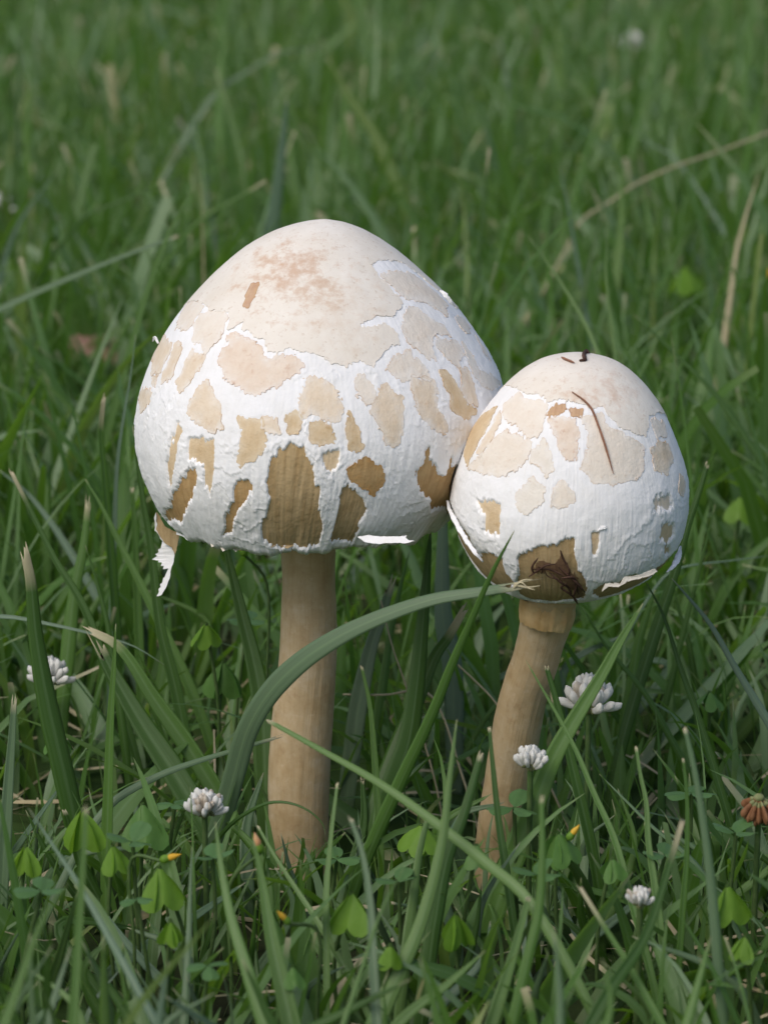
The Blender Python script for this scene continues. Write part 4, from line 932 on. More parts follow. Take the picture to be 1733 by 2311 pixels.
H = [
 ([(1168,1323),(1080,1336),(980,1352),(870,1388),(770,1434),(680,1493),(610,1562),(560,1645),(530,1745)], .700,.716, 50,'g_grey','fray','broad grey-green blade arching across the larger stem to the smaller cap, frayed pale tip', dict(roll=.1, n=46, fold=.08)),
 ([(608,1628),(720,1690),(860,1770),(1000,1870),(1100,1950),(1190,2030)], .672,.625, 26,'g_light','cut','straight pale striped blade slanting down across the foot of the larger stem', dict(n=36)),
 ([(58,1250),(70,1310),(80,1420),(95,1520),(115,1620),(150,1770)], .742,.735, 52,'g_dark','brown','broad dark blade with brown split tip standing before a white clover', {}),
 ([(33,1578),(28,1660),(22,1740),(16,1830)], .700,.695, 31,'g_grey','fray','broad upright grey-green blade with square ragged top beside a dark brown-tipped blade', {}),
 ([(262,1408),(258,1500),(250,1620),(245,1770)], .712,.708, 30,'g_mid','point','upright pointed green blade crossing two slanting broad dark blades', {}),
 ([(222,1452),(262,1530),(320,1630),(395,1745)], .765,.75, 58,'g_dark','fray','wide dark blade slanting with pale frayed tip behind the upright pointed blade', {}),
 ([(208,1424),(269,1460),(350,1580),(434,1700)], .778,.765, 42,'g_mid','brown','slanting blade with long dry brown tip above the wide dark blade', {}),
 ([(300,960),(312,1050),(325,1140),(341,1232),(362,1413),(392,1533),(417,1650)], .815,.80, 28,'g_dark','point','tall dark blade rising behind the torn rim of the larger cap', {}),
 ([(505,1200),(512,1240),(545,1380),(575,1500),(592,1600),(597,1720)], .795,.775, 50,'g_dark','point','dark tapering blade rising left of the larger stem up under the cap', {}),
 ([(972,1195),(963,1300),(952,1421),(940,1542),(919,1680),(890,1760)], .768,.752, 52,'g_dark','point','wide very dark upright blade midway between the two stems', {}),
 ([(1000,1150),(998,1250),(1000,1390),(1021,1510),(1025,1680)], .835,.825, 48,'g_blue','cut','broad blue-grey blade standing behind the arch between the two stems', {}),
 ([(883,1312),(862,1390),(840,1450),(807,1600),(795,1690)], .805,.795, 44,'g_grey','fray','broad green blade with torn white top between the stems', {}),
 ([(925,1240),(900,1340),(880,1440),(865,1540)], .825,.815, 24,'g_mid','point','bright green pointed blade right behind the blade with torn white top', {}),
 ([(1048,1374),(1010,1440),(985,1475),(955,1545)], .775,.765, 42,'g_dark','brown','short dark twisted blade with brown tip leaning off the very dark upright blade', {}),
 ([(1160,1198),(1109,1295),(1067,1391),(1021,1496),(985,1587),(949,1668),(905,1760)], .694,.700, 32,'g_mid','point','long thin-tipped blade crossing over the arching grey blade below the smaller cap', {}),
 ([(816,1505),(834,1587),(843,1677),(850,1780)], .745,.742, 17,'g_light','cut','narrow pale blade with blunt top just right of the larger stem', {}),
 ([(860,1355),(883,1451),(916,1548)], .787,.785, 5,'g_straw','stalk','thin whitish straw standing between the stems under the arch', dict(name='dry_straw', cat='straw', group='dry straws')),
 ([(1033,1500),(1070,1535),(1112,1578)], .775,.775, 6,'g_straw','stalk','thin pale straw slanting down to the smaller stem', dict(name='dry_straw', cat='straw', group='dry straws')),
 ([(774,1567),(870,1568),(964,1563)], .80,.795, 6,'g_straw','stalk','pale straw lying level low between the two stems', dict(name='dry_straw', cat='straw', group='dry straws')),
 ([(1450,1362),(1399,1447),(1354,1528),(1293,1628),(1251,1703),(1215,1790)], .705,.695, 56,'g_mid','point','wide rich green blade slanting up past the smaller stem in front of a clover', dict(roll=.1)),
 ([(1596,1046),(1580,1100),(1550,1190),(1522,1293),(1490,1390)], .81,.80, 28,'g_dark','cut','dark blade with pale tip rising behind the right flank of the smaller cap', {}),
 ([(1613,1139),(1580,1275),(1553,1380),(1530,1470)], .835,.83, 16,'g_dark','point','narrow dark upright blade a little behind the smaller cap', {}),
 ([(1455,1310),(1495,1386),(1535,1507),(1571,1607),(1595,1682),(1622,1770)], .752,.742, 20,'g_dark','point','long narrow dark blade slanting out from under the smaller cap', {}),
 ([(1515,1305),(1601,1408),(1655,1501),(1700,1575),(1745,1650)], .765,.755, 24,'g_blue','point','long pale blue-green blade slanting away from the smaller cap', {}),
 ([(1314,1371),(1366,1456),(1456,1567),(1498,1640)], .79,.785, 17,'g_mid','point','narrow blade sloping down behind the wide rich green blade', {}),
 ([(1478,1330),(1455,1400),(1440,1450),(1425,1560)], .825,.82, 38,'g_mid','point','broad green blade standing under the smaller cap beside the narrow dark one', {}),
 ([(1518,1320),(1535,1390),(1552,1447),(1565,1520)], .845,.84, 22,'g_dark','point','short dark blade behind the pale blue-green slanting blade', {}),
 ([(1745,1253),(1640,1266),(1540,1280),(1500,1300)], .87,.865, 9,'g_blue','point','thin blue-green blade lying nearly level right of the smaller cap', {}),
 ([(1435,1688),(1445,1750),(1458,1812),(1462,1894),(1475,1985)], .672,.66, 18,'g_light','cut','upright blade with blunt pale top amid crossing blades near the smaller stem', {}),
 ([(1545,1643),(1565,1729),(1586,1853),(1602,1977),(1615,2120)], .625,.61, 26,'g_grey','cut','tall soft grey-green blade with pale cut top next to a shorter cut blade', {}),
 ([(1541,1713),(1549,1791),(1549,1935),(1540,2060)], .665,.655, 16,'g_mid','cut','shorter green blade with whitish cut top hugging the tall grey-green one', {}),
 ([(1222,1797),(1223,1935),(1215,2059),(1190,2165)], .612,.60, 28,'g_mid','cut','out-of-focus green blade with pale top rising before the round clover head', {}),
 ([(1540,1850),(1505,1968),(1454,2117),(1368,2248)], .615,.585, 30,'g_dark','brown','strong green blade with brown dry upper part crossing another into an X', {}),
 ([(1310,2005),(1364,2092),(1420,2180),(1470,2270)], .608,.59, 22,'g_mid','brown','brown-tipped blade making the other arm of the X', {}),
 ([(1351,1746),(1410,1805),(1471,1865),(1574,1955)], .705,.68, 16,'g_grey','point','grey-green blade sloping behind the blade with blunt pale top', {}),
 ([(1186,1490),(1244,1590),(1298,1690),(1340,1790),(1385,1890),(1421,2018)], .694,.66, 19,'g_mid','point','long narrow blade sloping from the smaller stem down through the lawn', {}),
 ([(1232,1503),(1256,1585),(1285,1700)], .722,.718, 26,'g_dark','cut','short dark round-ended blade beside the smaller stem', {}),
 ([(1104,1643),(1112,1730),(1125,1853),(1141,1960)], .685,.675, 20,'g_dark','cut','dark narrow blade with white cut tip standing in front of the smaller stem', {}),
 ([(1085,1704),(1042,1851),(1011,1928),(980,2082),(965,2190)], .662,.645, 38,'g_dark','cut','broad dark blade with pale point leaning by the foot of the smaller stem', {}),
 ([(1031,1623),(1015,1754),(996,1909),(946,2094),(900,2200)], .64,.62, 36,'g_light','point','tall light green blade tapering to a thread between the two stem feet', {}),
 ([(965,1847),(946,1928),(930,2050)], .665,.655, 30,'g_light','cut','short light green blade with flat cut top beside the thread-tipped blade', {}),
 ([(761,1770),(749,1870),(737,2005),(737,2150)], .655,.64, 17,'g_light','cut','upright pale striped blade with blunt top in front of the larger stem', {}),
 ([(791,1847),(815,1916),(834,2024),(842,2170)], .60,.58, 24,'g_grey','cut','blurred grey blade with whitish bent tip near the upright pale striped blade', {}),
 ([(583,1866),(618,1928),(668,2005),(726,2094)], .665,.65, 15,'g_light','cut','pale striped blade slanting in front of the larger stem foot', {}),
 ([(572,1893),(591,1986),(618,2140),(650,2280)], .625,.605, 50,'g_mid','point','wide green blade beside the orange bud in front of the larger stem', {}),
 ([(911,1959),(861,2055),(807,2217)], .585,.57, 19,'g_light','point','soft pale green blade leaning over the blurred grey blade', {}),
 ([(1193,2024),(1162,2140),(1127,2256)], .622,.605, 34,'g_light','cut','bright light green blade with slanted cut top below the smaller stem', {}),
 ([(735,1890),(730,1862),(699,1831),(653,1812),(606,1812),(560,1833),(520,1862)], .69,.70, 13,'g_dark','point','thin dark blade bowed in an arc across the foot of the larger stem', {}),
 ([(65,1823),(130,1923),(182,2002),(243,2110),(304,2219)], .61,.58, 24,'g_blue','point','bluish blade slanting over the wood sorrel leaves', {}),
 ([(195,1823),(187,1958),(178,2110),(169,2262)], .56,.545, 28,'g_mid','cut','blurred upright green blade in front of a folded wood sorrel leaf', {}),
 ([(152,1993),(95,2080),(50,2200)], .53,.52, 40,'g_mid','point','broad blurred green blade leaning below the wood sorrel', {}),
 ([(491,2062),(391,2175),(313,2271)], .53,.515, 34,'g_yellow','point','blurred yellow-green blade slanting across the open foreground', {}),
 ([(486,1854),(500,1958),(521,2067),(560,2197)], .622,.60, 40,'g_light','point','pale green blade widening downward under the fading clover head', {}),
 ([(430,1776),(434,1850),(436,1920)], .672,.668, 10,'g_mid','point','small bright green spike in front of the fading clover head', {}),
 ([(434,1910),(430,2002),(426,2132),(420,2240)], .635,.62, 22,'g_grey','point','upright grey-green blade right of the yellow wood sorrel bud', {}),
 ([(630,1663),(543,1689),(434,1722),(347,1756),(243,1822)], .724,.712, 19,'g_grey','fray','grey-green blade reaching level toward the larger stem with split white tip', {}),
 ([(27,1066),(60,1132),(90,1192),(130,1271),(169,1331),(196,1382),(232,1480)], .825,.81, 20,'g_dark','brown','long dark blade slanting with small pale tip amid the taller lawn', {}),
 ([(199,1141),(190,1230),(169,1337),(151,1503)], .835,.825, 34,'g_mid','fray','upright green blade with squared frayed tip behind the long dark slanting blade', {}),
 ([(193,1081),(229,1141),(271,1226),(317,1316)], .845,.835, 26,'g_mid','point','green blade slanting toward the torn hanging veil of the larger cap', {}),
 ([(235,900),(229,975),(238,1081),(246,1180)], .865,.86, 25,'g_mid','brown','green blade with long brown withered tip beside the larger cap', {}),
 ([(307,755),(295,850),(278,950),(265,1050),(259,1200)], .875,.865, 13,'g_blue','point','thin blue-green upright blade close behind the larger cap', {}),
 ([(299,1105),(305,1200),(309,1300)], .855,.85, 22,'g_mid','cut','blunt green blade with pale top half hidden behind the larger cap', {}),
 ([(193,1230),(217,1307),(241,1398),(255,1490)], .805,.80, 20,'g_dark','point','short dark blade between the slanting brown-tipped blade and the frayed one', {}),
 ([(371,1500),(302,1458),(223,1434),(121,1410),(5,1391),(-40,1400)], .79,.80, 13,'g_blue','point','thin blue-green blade lying level across the upright blades', {}),
 ([(-5,1058),(60,1110),(105,1165),(140,1215)], .93,.92, 22,'g_blue','point','blue-grey blade sloping down behind the long dark blade', {}),
 ([(648,220),(637,330),(624,440),(612,545)], 1.24,1.24, 44,'g_blue','point','tall blue-grey blade rising behind the top of the larger cap', dict(roll=0.0, fold=.1)),
 ([(401,533),(301,569),(211,605),(90,656),(0,698),(-60,735)], 1.05,1.07, 18,'g_grey','cut','long grey-green blade reaching over the brown dead leaf', {}),
 ([(602,407),(540,445),(472,483),(430,520)], 1.2,1.2, 13,'g_mid','brown','leaning blade with tan tip left of the tall blue-grey blade', {}),
 ([(434,347),(450,400),(456,440),(458,520)], 1.2,1.2, 6,'g_straw','point','thin whitish bent straw behind the larger cap', dict(name='dry_straw', cat='straw', group='dry straws')),
 ([(404,200),(434,271),(456,369),(470,450)], 1.5,1.48, 11,'g_blue','point','small bluish blade in the blurred lawn above the whitish bent straw', {}),
 ([(425,400),(340,430),(270,455),(190,492)], 1.2,1.21, 12,'g_dark','point','dark blade lying aslant in the blurred lawn behind the long grey-green one', {}),
 ([(438,420),(380,530),(335,650),(300,770)], 1.05,1.04, 20,'g_mid','point','soft green blade leaning beside the shoulder of the larger cap', {}),
 ([(130,385),(55,485),(20,560),(0,640)], 1.3,1.28, 14,'g_blue','point','pale blue blade leaning in the blurred lawn near a white flower', {}),
 ([(1745,294),(1620,342),(1511,380),(1430,418),(1375,456),(1310,499),(1285,545)], 1.3,1.28, 6,'g_straw','stalk','long pale dry grass stem arching over the blurred lawn', dict(name='dry_grass_stem', cat='grass stem', group=None, n=40)),
 ([(1712,390),(1690,460),(1663,560),(1650,650)], 1.2,1.18, 15,'g_straw','point','dry tan blade in the blurred lawn below the arching dry stem', {}),
 ([(1104,336),(1093,434),(1085,520),(1078,600)], 1.15,1.14, 13,'g_dark','brown','dark upright blade with tan tip in the blurred lawn between the two caps', {}),
 ([(1370,515),(1367,624),(1381,749)], 1.0,.99, 12,'g_light','point','soft light blade standing above the smaller cap', {}),
 ([(1191,532),(1256,624),(1321,732),(1350,800)], 1.0,.98, 16,'g_light','point','light green blade sloping down to the top of the smaller cap', {}),
 ([(1430,710),(1511,787),(1593,868),(1640,925)], .95,.94, 20,'g_dark','point','dark blade sloping away from the crown of the smaller cap', {}),
 ([(1462,250),(1435,320),(1408,395)], 1.5,1.49, 10,'g_light','point','small blurred light blade below the far white clover', {}),
 ([(1424,293),(1470,325),(1522,358)], 1.4,1.39, 12,'g_blue','point','small blurred bluish blade above the arching dry stem', {}),
 ([(1262,374),(1278,450),(1294,540)], 1.2,1.19, 14,'g_blue','point','blurred bluish blade near the low end of the arching dry stem', {}),
 ([(1386,374),(1366,440),(1345,530)], 1.2,1.19, 16,'g_dark','point','dark blurred blade crossing under the arching dry stem', {}),
 ([(738,130),(790,220),(846,304),(880,380)], 1.5,1.48, 38,'g_yellow','point','wide blurred yellow-green blade behind the larger cap', {}),
 ([(720,108),(630,120),(560,160),(490,208)], 1.6,1.58, 20,'g_grey','point','blurred grey blade bowed over the far lawn behind the larger cap', {}),
 ([(62,-10),(50,100),(42,210),(38,300)], 1.6,1.58, 18,'g_dark','point','dark blurred upright blade in the far lawn above the pale blue blade', {}),
]
for (pts, Yt, Yr, w, mt, tip, label, kw) in H:
    blade(pts, Yt, Yr, w, mt, tip, label, **kw)
def ground_Y(py): return CAM_H / math.tan(PITCH + math.atan((py - 1155.5) / FPX))
rb = np.random.default_rng(91)
KIND = [('g_mid', 'green'), ('g_light', 'light green'), ('g_grey', 'grey-green'), ('g_dark', 'dark green'), ('g_blue', 'blue-green')]
def scatter_blades(count, x0, x1, y0, y1, ylo, yhi, where, group, wlo, whi):
    done = 0
    for _ in range(count * 12):
        if done >= count: break
        tx, ty = rb.uniform(x0, x1), rb.uniform(y0, y1); rx, ry = tx + rb.normal(0, 130), ty + rb.uniform(120, 330) * (1.3 if yhi < .65 else 1)
        Yr = rb.uniform(ylo, yhi) if yhi < .65 else ground_Y(ry + 40)
        if not (ylo < Yr < yhi): continue
        Yt = Yr + rb.uniform(-.02, .02); bow = rb.normal(0, 45)
        mx, my = (tx + rx) / 2 + bow, (ty + ry) / 2 - abs(bow) * .6
        w = rb.uniform(wlo, whi)
        line = spline([(tx, ty, 0), (mx, my, 0), (rx, ry, 0)], 16)
        tst = np.array([[at(x + o, y, Yt + (Yr - Yt) * k) for o in (-w / 2, 0, w / 2)] for (x, y, _z), k in zip(line, np.linspace(0, 1, 16))])
        if in_front(tst, CLEAR).any() or inside_mushrooms(tst).any() or tst[0, 1, 2] > .075: continue
        k, nm = KIND[rb.integers(len(KIND))]; cutb = rb.random() < .14 and yhi > .65
        blade([(tx, ty), (mx, my), (rx, ry)], Yt, Yr, w, k, 'cut' if cutb else 'point', scatter_label(nm, cutb, w, (wlo + whi) / 2, tx, ty, rx, ry, bow, where), group=group, n=20, across=5)
        done += 1
MARKS = [(672,1900,'the foot of the larger stem'),(1090,1900,'the foot of the smaller stem'),(462,1838,'the fading clover flower'),(1196,1733,'the rounded clover bud'),(1443,2048,'the half-hidden clover flower'),(1712,1800,'the withered clover flower'),
         (362,1942,'the sideways yellow bud'),(588,1925,'the orange-pink bud'),(655,2085,'the small yellow bud'),(187,1850,'the bright folded sorrel leaf'),(795,2060,'the sorrel leaf before the stem gap'),(1028,2100,'the curled sorrel leaf'),(1640,2040,'the sorrel leaf by the cut blade'),
         (112,1540,'the clover flower behind the dark blade'),(1328,1600,'the large loose clover flower'),(340,1180,'the hanging torn veil'),(1480,2100,'the blades crossed in an X'),(330,2200,'the blurred yellow-green blade'),(1150,2200,'the bright cut blade'),(1593,1048,'the pale-tipped dark blade'),(220,770,'the brown dead leaf'),(1540,1330,'the right side of the smaller cap'),(60,1100,'the long dark slanting blade'),(1660,1140,'the yellow-green sorrel leaf past the smaller cap'),(980,1300,'the very dark upright blade')]
USED = set()
def scatter_label(nm, cutb, w, wmid, tx, ty, rx, ry, bow, where):
    cx, cy = (tx + rx) / 2, (ty + ry) / 2
    size = 'broad' if w > wmid * 1.15 else 'narrow' if w < wmid * .85 else 'medium'
    pose = 'bowed' if abs(bow) > 45 else 'upright' if abs(tx - rx) < 60 else 'slanting'
    for _, m_ in sorted((math.hypot(cx - a, cy - b), t) for a, b, t in MARKS):
        for wd in ('beside', 'near'):
            l = f"{size} {nm} {'blunt-cut' if cutb else 'pointed'} grass blade {pose} {wd} {m_}"
            if l not in USED: USED.add(l); return l
        if math.hypot(cx - [a for a, b, t in MARKS if t == m_][0], cy - [b for a, b, t in MARKS if t == m_][0]) > 500: break
    return f"{size} {nm} grass blade {where}"
SCATTER = [(16, -60, 700, 2010, 2250, .53, .60, 'blurred in the nearest lawn', 'blurred blades of the nearest lawn', 26, 46),
           (7, 900, 1790, 2060, 2260, .53, .60, 'blurred in the nearest lawn', 'blurred blades of the nearest lawn', 26, 46),
           (95, -20, 1750, 1740, 2230, .54, .75, 'leaning in the short lawn in front of the mushrooms', 'leaning blades of the front lawn', 12, 34),
           (60, -20, 1750, 900, 1500, .80, 1.05, 'leaning in the taller lawn just behind the mushrooms', 'leaning blades behind the mushrooms', 12, 34)]
# torn threads at the end of the arching blade
for k, (dx, dy) in enumerate(((58, 0), (46, 9), (40, -14), (30, 4))):
    o = [x for x in bpy.data.objects if x.get('label', '').startswith('broad grey-green blade arching')][0]
    a = at(1160, 1322 + k * 3 - 5, .700); b = at(1160 + dx, 1322 + dy, .698)
    P = spline([a, (a + b) / 2 + np.array([0, 0, .0006 * (k - 1)]), b], 10)
    V, F, U = tube(P, np.linspace(.00035, .00008, 10), 5)
    ch = obj('frayed_thread', mesh_from('frayed_thread', V - np.array(o.location), F, U, {'tone': np.full(len(V), .9), 'tip': np.full(len(V), .8)}), MAT['g_straw'], o)

# ------------------------------------------------------------------ clover flowers
def floret_mesh(name, L, R, curve, seg=9, sides=9):
    s = np.linspace(0, 1, seg); prof = R * np.interp(s, [0, .15, .45, .75, .92, 1], [.40, .55, .80, 1.05, .85, .15])
    P = np.stack([curve * L * s ** 2, 0 * s, L * (s - .12 * s ** 3)], -1)
    V, F, U = tube(P, prof, sides); V = V.reshape(seg, sides + 1, 3)
    V[..., 1] *= .70                                   # flattened like a folded banner petal
    return V.reshape(-1, 3), F, U
FLORET = {}
def floret(kind):
    if kind not in FLORET:
        V, F, U = floret_mesh('floret', .0068, .00098, {'petal': .34, 'petal_old': .2, 'petal_dead': -.15}[kind])
        FLORET[kind] = mesh_from('floret', V, F, U); FLORET[kind].materials.append(MAT[kind])
    return FLORET[kind]
V_, F_, U_ = floret_mesh('calyx', .0026, .0008, 0.0, 5, 6); CALYX = mesh_from('calyx', V_, F_, U_); CALYX.materials.append(MAT['calyx'])
def clover_flower(px, py, Y, diam, label, kind='petal', lo=-10, hi=85, n=26, lean=(0, 0), seed=0, mixed=None, foot=None, down=False):
    c = at(px, py, Y); sc = diam * Y / math.cos(PITCH) / FPX / .0125; r = np.random.default_rng(seed)
    foot = np.array([c[0] + lean[0] * .01, c[1] + .004, 0.0])
    t = thing('clover_flower', foot, label, 'flower', 'clover flowers')
    P = spline([foot - np.array([0, 0, .002]), foot * .5 + c * .5 + np.array([lean[0] * .004, 0, 0]), c], 14)
    V, F, U = tube(P, .0007, 7); obj('stalk', mesh_from('stalk', V - foot, F, U), MAT['stalk'], t)
    core = mesh_from('flower_base', *tube(spline([c - np.array([0, 0, .0012]) * sc, c, c + np.array([0, 0, .0012]) * sc], 7), np.array([.3, .8, 1.1, 1.2, 1.1, .8, .2]) * .0012 * sc, 9)[:2])
    core.transform(__import__('mathutils').Matrix.Translation(Vector(-foot))); obj('flower_base', core, MAT['calyx'], t)
    keep_open(CLEAR, px, py - diam * .1, diam * .55, diam * .6, Y)
    ga = math.pi * (3 - 5 ** .5)
    for k in range(n):
        u = (k + .5) / n; el = math.radians(lo + (hi - lo) * u ** .8) + r.normal(0, .08); a = k * ga + r.normal(0, .15)
        if down: el = -el
        d = Vector((math.cos(el) * math.cos(a), math.cos(el) * math.sin(a), math.sin(el)))
        q = d.to_track_quat('Z', 'X')
        kk = kind if mixed is None or r.random() > mixed[1] else mixed[0]
        fl = bpy.data.objects.new('floret', floret(kk)); COL.objects.link(fl); fl.parent = t
        fl.rotation_mode = 'QUATERNION'; fl.rotation_quaternion = q
        fl.location = Vector(c - foot) + d * (.0009 * sc); fl.scale = (sc * r.uniform(.85, 1.15),) * 2 + (sc * r.uniform(.85, 1.1),)
        cx = bpy.data.objects.new('calyx', CALYX); COL.objects.link(cx); cx.parent = fl; cx.scale = (1, 1, 1)
    return t
clover_flower(112, 1540, .80, 100, 'white clover flower partly hidden behind the broad brown-tipped dark blade', n=50, seed=1, lo=-10, hi=85)
clover_flower(462, 1838, .69, 104, 'fading white clover flower with brown base near the foot of the larger stem', 'petal', n=58, seed=2, lo=0, hi=85, mixed=('petal_old', .35))
clover_flower(1196, 1733, .69, 92, 'rounded white clover bud flower right in front of the smaller stem', n=50, seed=3, lo=8, hi=88)
clover_flower(1328, 1600, .735, 134, 'large loose white clover flower behind the wide rich green blade', n=46, seed=4, lo=-5, hi=85, mixed=('petal_old', .15))
clover_flower(1443, 2045, .64, 82, 'small half-hidden white clover flower low under crossing blades', n=34, seed=5, lo=20, hi=85, mixed=('petal_old', .3))
clover_flower(1712, 1800, .685, 112, 'withered brown clover flower with drooping florets', 'petal_dead', n=34, seed=6, lo=25, hi=85, down=True)
clover_flower(1428, 108, 2.2, 62, 'far white clover flower in the blurred lawn behind the smaller cap', n=24, seed=7)
clover_flower(2, 470, 1.5, 60, 'white clover flower at the blurred lawn near the pale blue blade', n=24, seed=8)

# ------------------------------------------------------------------ wood sorrel and clover leaves
def leaflet(L, heart=True, fold=.5, droop=.5, nm='leaflet'):
    out = [(0, 0), (.12, .10), (.30, .27), (.5, .43), (.72, .54), (.90, .52), (1.02, .38), (1.03, .20), (.95, .07), (.86, 0)] if heart else \
          [(0, 0), (.12, .13), (.30, .29), (.5, .38), (.70, .41), (.86, .36), (.96, .24), (1.0, .10), (.98, .03), (.96, 0)]
    out = np.array(out); mid = np.linspace(0, out[-1, 0], len(out)); A = 5
    G = np.empty((len(out), 2 * A - 1, 3)); 
    for k in range(len(out)):
        for j in range(-(A - 1), A):
            f = abs(j) / (A - 1); x = mid[k] + (out[k, 0] - mid[k]) * f; y = out[k, 1] * f * (1 if j > 0 else -1)
            G[k, j + A - 1] = (x, y, 0)
    x, y = G[..., 0].copy(), G[..., 1].copy()
    G[..., 1] = y * math.cos(fold); z = -np.abs(y) * math.sin(fold)
    a = droop * x
    G[..., 0] = np.sin(a) / max(droop, 1e-3) if droop else x
    G[..., 2] = z - (1 - np.cos(a)) / max(droop, 1e-3) + .02 * np.sin(y * 14)
    idx = np.arange(G.shape[0] * G.shape[1]).reshape(G.shape[:2])
    F = np.stack([idx[:-1, :-1], idx[:-1, 1:], idx[1:, 1:], idx[1:, :-1]], -1).reshape(-1, 4)
    return mesh_from(nm, G.reshape(-1, 3) * L, F)
def leaf(px, py, Y, size, label, mt, heart=True, pitch=.3, turn=0.0, fold=.55, droop=.6, seed=0, three=3, spread=2 * math.pi / 3):
    c = at(px, py, Y); L = size * Y / math.cos(PITCH) / FPX; r = np.random.default_rng(seed + int(px))
    foot = np.array([c[0] + r.uniform(-.006, .006), c[1] + .006, 0.0])
    keep_open(CLEAR, px, py + size * .4, size * .65, size * .55, Y)
    t = thing('wood_sorrel_leaf' if heart else 'clover_leaf', foot, label, 'leaf', 'wood sorrel leaves' if heart else 'clover leaves')
    V, F, U = tube(spline([foot - np.array([0, 0, .002]), (foot + c) / 2 + np.array([r.uniform(-.003, .003), 0, .002]), c], 12), .00045, 6)
    obj('stalk', mesh_from('stalk', V - foot, F, U), MAT['stalk'], t)
    me = leaflet(L, heart, fold, droop); me.materials.append(MAT[mt])
    for k in range(three):
        o = bpy.data.objects.new('leaflet', me); COL.objects.link(o); o.parent = t; o.location = Vector(c - foot)
        a = turn + k * spread + r.normal(0, .12)
        o.rotation_euler = (r.normal(0, .12), pitch + r.normal(0, .12), a)
    return t
D2 = math.radians
leaf(95, 2010, .63, 66, 'green clover leaf low beside the blurred upright blade', 'clover', False, pitch=-.35, turn=D2(80), fold=.15, droop=.2, seed=41)
leaf(300, 1900, .665, 64, 'green clover leaf among the folded sorrel leaves', 'clover', False, pitch=-.4, turn=D2(60), fold=.15, droop=.2, seed=42)
leaf(480, 1935, .66, 60, 'green clover leaf below the fading clover flower', 'clover', False, pitch=-.4, turn=D2(100), fold=.15, droop=.2, seed=43)
leaf(1215, 1975, .655, 64, 'green clover leaf in the lawn below the rounded clover bud', 'clover', False, pitch=-.4, turn=D2(70), fold=.15, droop=.2, seed=44)
leaf(1500, 1930, .665, 58, 'green clover leaf beside the blunt pale-topped blade', 'clover', False, pitch=-.4, turn=D2(90), fold=.15, droop=.2, seed=45)
leaf(1660, 1880, .68, 60, 'green clover leaf under the withered clover flower', 'clover', False, pitch=-.4, turn=D2(70), fold=.15, droop=.2, seed=46)
leaf(900, 1990, .655, 56, 'green clover leaf between the flat-cut blade and the bright sorrel leaf', 'clover', False, pitch=-.4, turn=D2(80), fold=.15, droop=.2, seed=47)
leaf(60, 1905, .66, 74, 'bright green sorrel leaf at the foot of the square-topped blade', 'sorrel', pitch=1.05, turn=D2(-100), fold=0.28, droop=.25, seed=21)
leaf(255, 1905, .665, 70, 'bright sorrel leaf between the two folded ones and the bluish blade', 'sorrel', pitch=1.05, turn=D2(-60), fold=0.32, droop=.25, seed=22)
leaf(385, 2075, .63, 62, 'green sorrel leaf below the leaf under the yellow bud', 'sorrel', pitch=1.05, turn=D2(-120), fold=0.32, droop=.25, seed=23)
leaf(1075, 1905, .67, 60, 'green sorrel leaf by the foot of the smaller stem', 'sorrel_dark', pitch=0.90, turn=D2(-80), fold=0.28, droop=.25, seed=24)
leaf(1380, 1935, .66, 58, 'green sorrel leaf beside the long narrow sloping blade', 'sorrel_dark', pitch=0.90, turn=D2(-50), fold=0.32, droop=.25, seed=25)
leaf(880, 2130, .62, 60, 'bright sorrel leaf low under the soft pale green leaning blade', 'sorrel', pitch=1.05, turn=D2(-90), fold=0.32, droop=.25, seed=26)
leaf(1680, 2110, .625, 64, 'bright sorrel leaf below the folded one beside the tall grey-green blade', 'sorrel', pitch=1.05, turn=D2(-110), fold=0.32, droop=.25, seed=27)
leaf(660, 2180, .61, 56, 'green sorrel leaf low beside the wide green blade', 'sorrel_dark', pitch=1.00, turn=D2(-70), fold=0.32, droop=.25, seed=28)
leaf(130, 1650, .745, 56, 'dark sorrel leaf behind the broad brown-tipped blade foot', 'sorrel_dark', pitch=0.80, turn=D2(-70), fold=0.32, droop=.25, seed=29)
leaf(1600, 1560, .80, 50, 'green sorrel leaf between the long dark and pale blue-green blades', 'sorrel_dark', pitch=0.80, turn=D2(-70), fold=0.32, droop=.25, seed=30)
leaf(1560, 1790, .72, 64, 'green clover leaf behind the tall grey-green cut blade', 'clover', False, pitch=-.3, turn=D2(70), fold=.2, droop=.3, seed=31)
leaf(760, 1940, .69, 56, 'green clover leaf beside the foot of the larger stem', 'clover', False, pitch=-.3, turn=D2(100), fold=.2, droop=.3, seed=32)
leaf(187, 1822, .68, 102, 'bright folded wood sorrel leaf behind the blurred upright blade', 'sorrel', pitch=1.05, turn=D2(-95), fold=0.26, droop=.25, seed=1)
leaf(322, 1812, .69, 109, 'dull green folded wood sorrel leaf beside the bright folded one', 'sorrel_dark', pitch=1.05, turn=D2(-80), fold=0.26, droop=.25, seed=2)
leaf(360, 1955, .655, 102, 'bright wood sorrel leaf folded under the yellow bud', 'sorrel', pitch=1.05, turn=D2(-70), fold=0.33, droop=.25, seed=3)
leaf(465, 1405, .79, 59, 'small crinkled yellow-green sorrel leaf left of the larger stem below the cap', 'sorrel', pitch=1.00, turn=D2(-60), fold=0.33, droop=.25, seed=4)
leaf(795, 2012, .645, 100, 'bright wood sorrel leaf in front of the gap between the stems', 'sorrel', pitch=1.05, turn=D2(-110), fold=0.26, droop=.25, seed=5)
leaf(1028, 2058, .64, 86, 'curled bright wood sorrel leaf under the long light green blade', 'sorrel', pitch=1.05, turn=D2(-60), fold=0.36, droop=.25, seed=6)
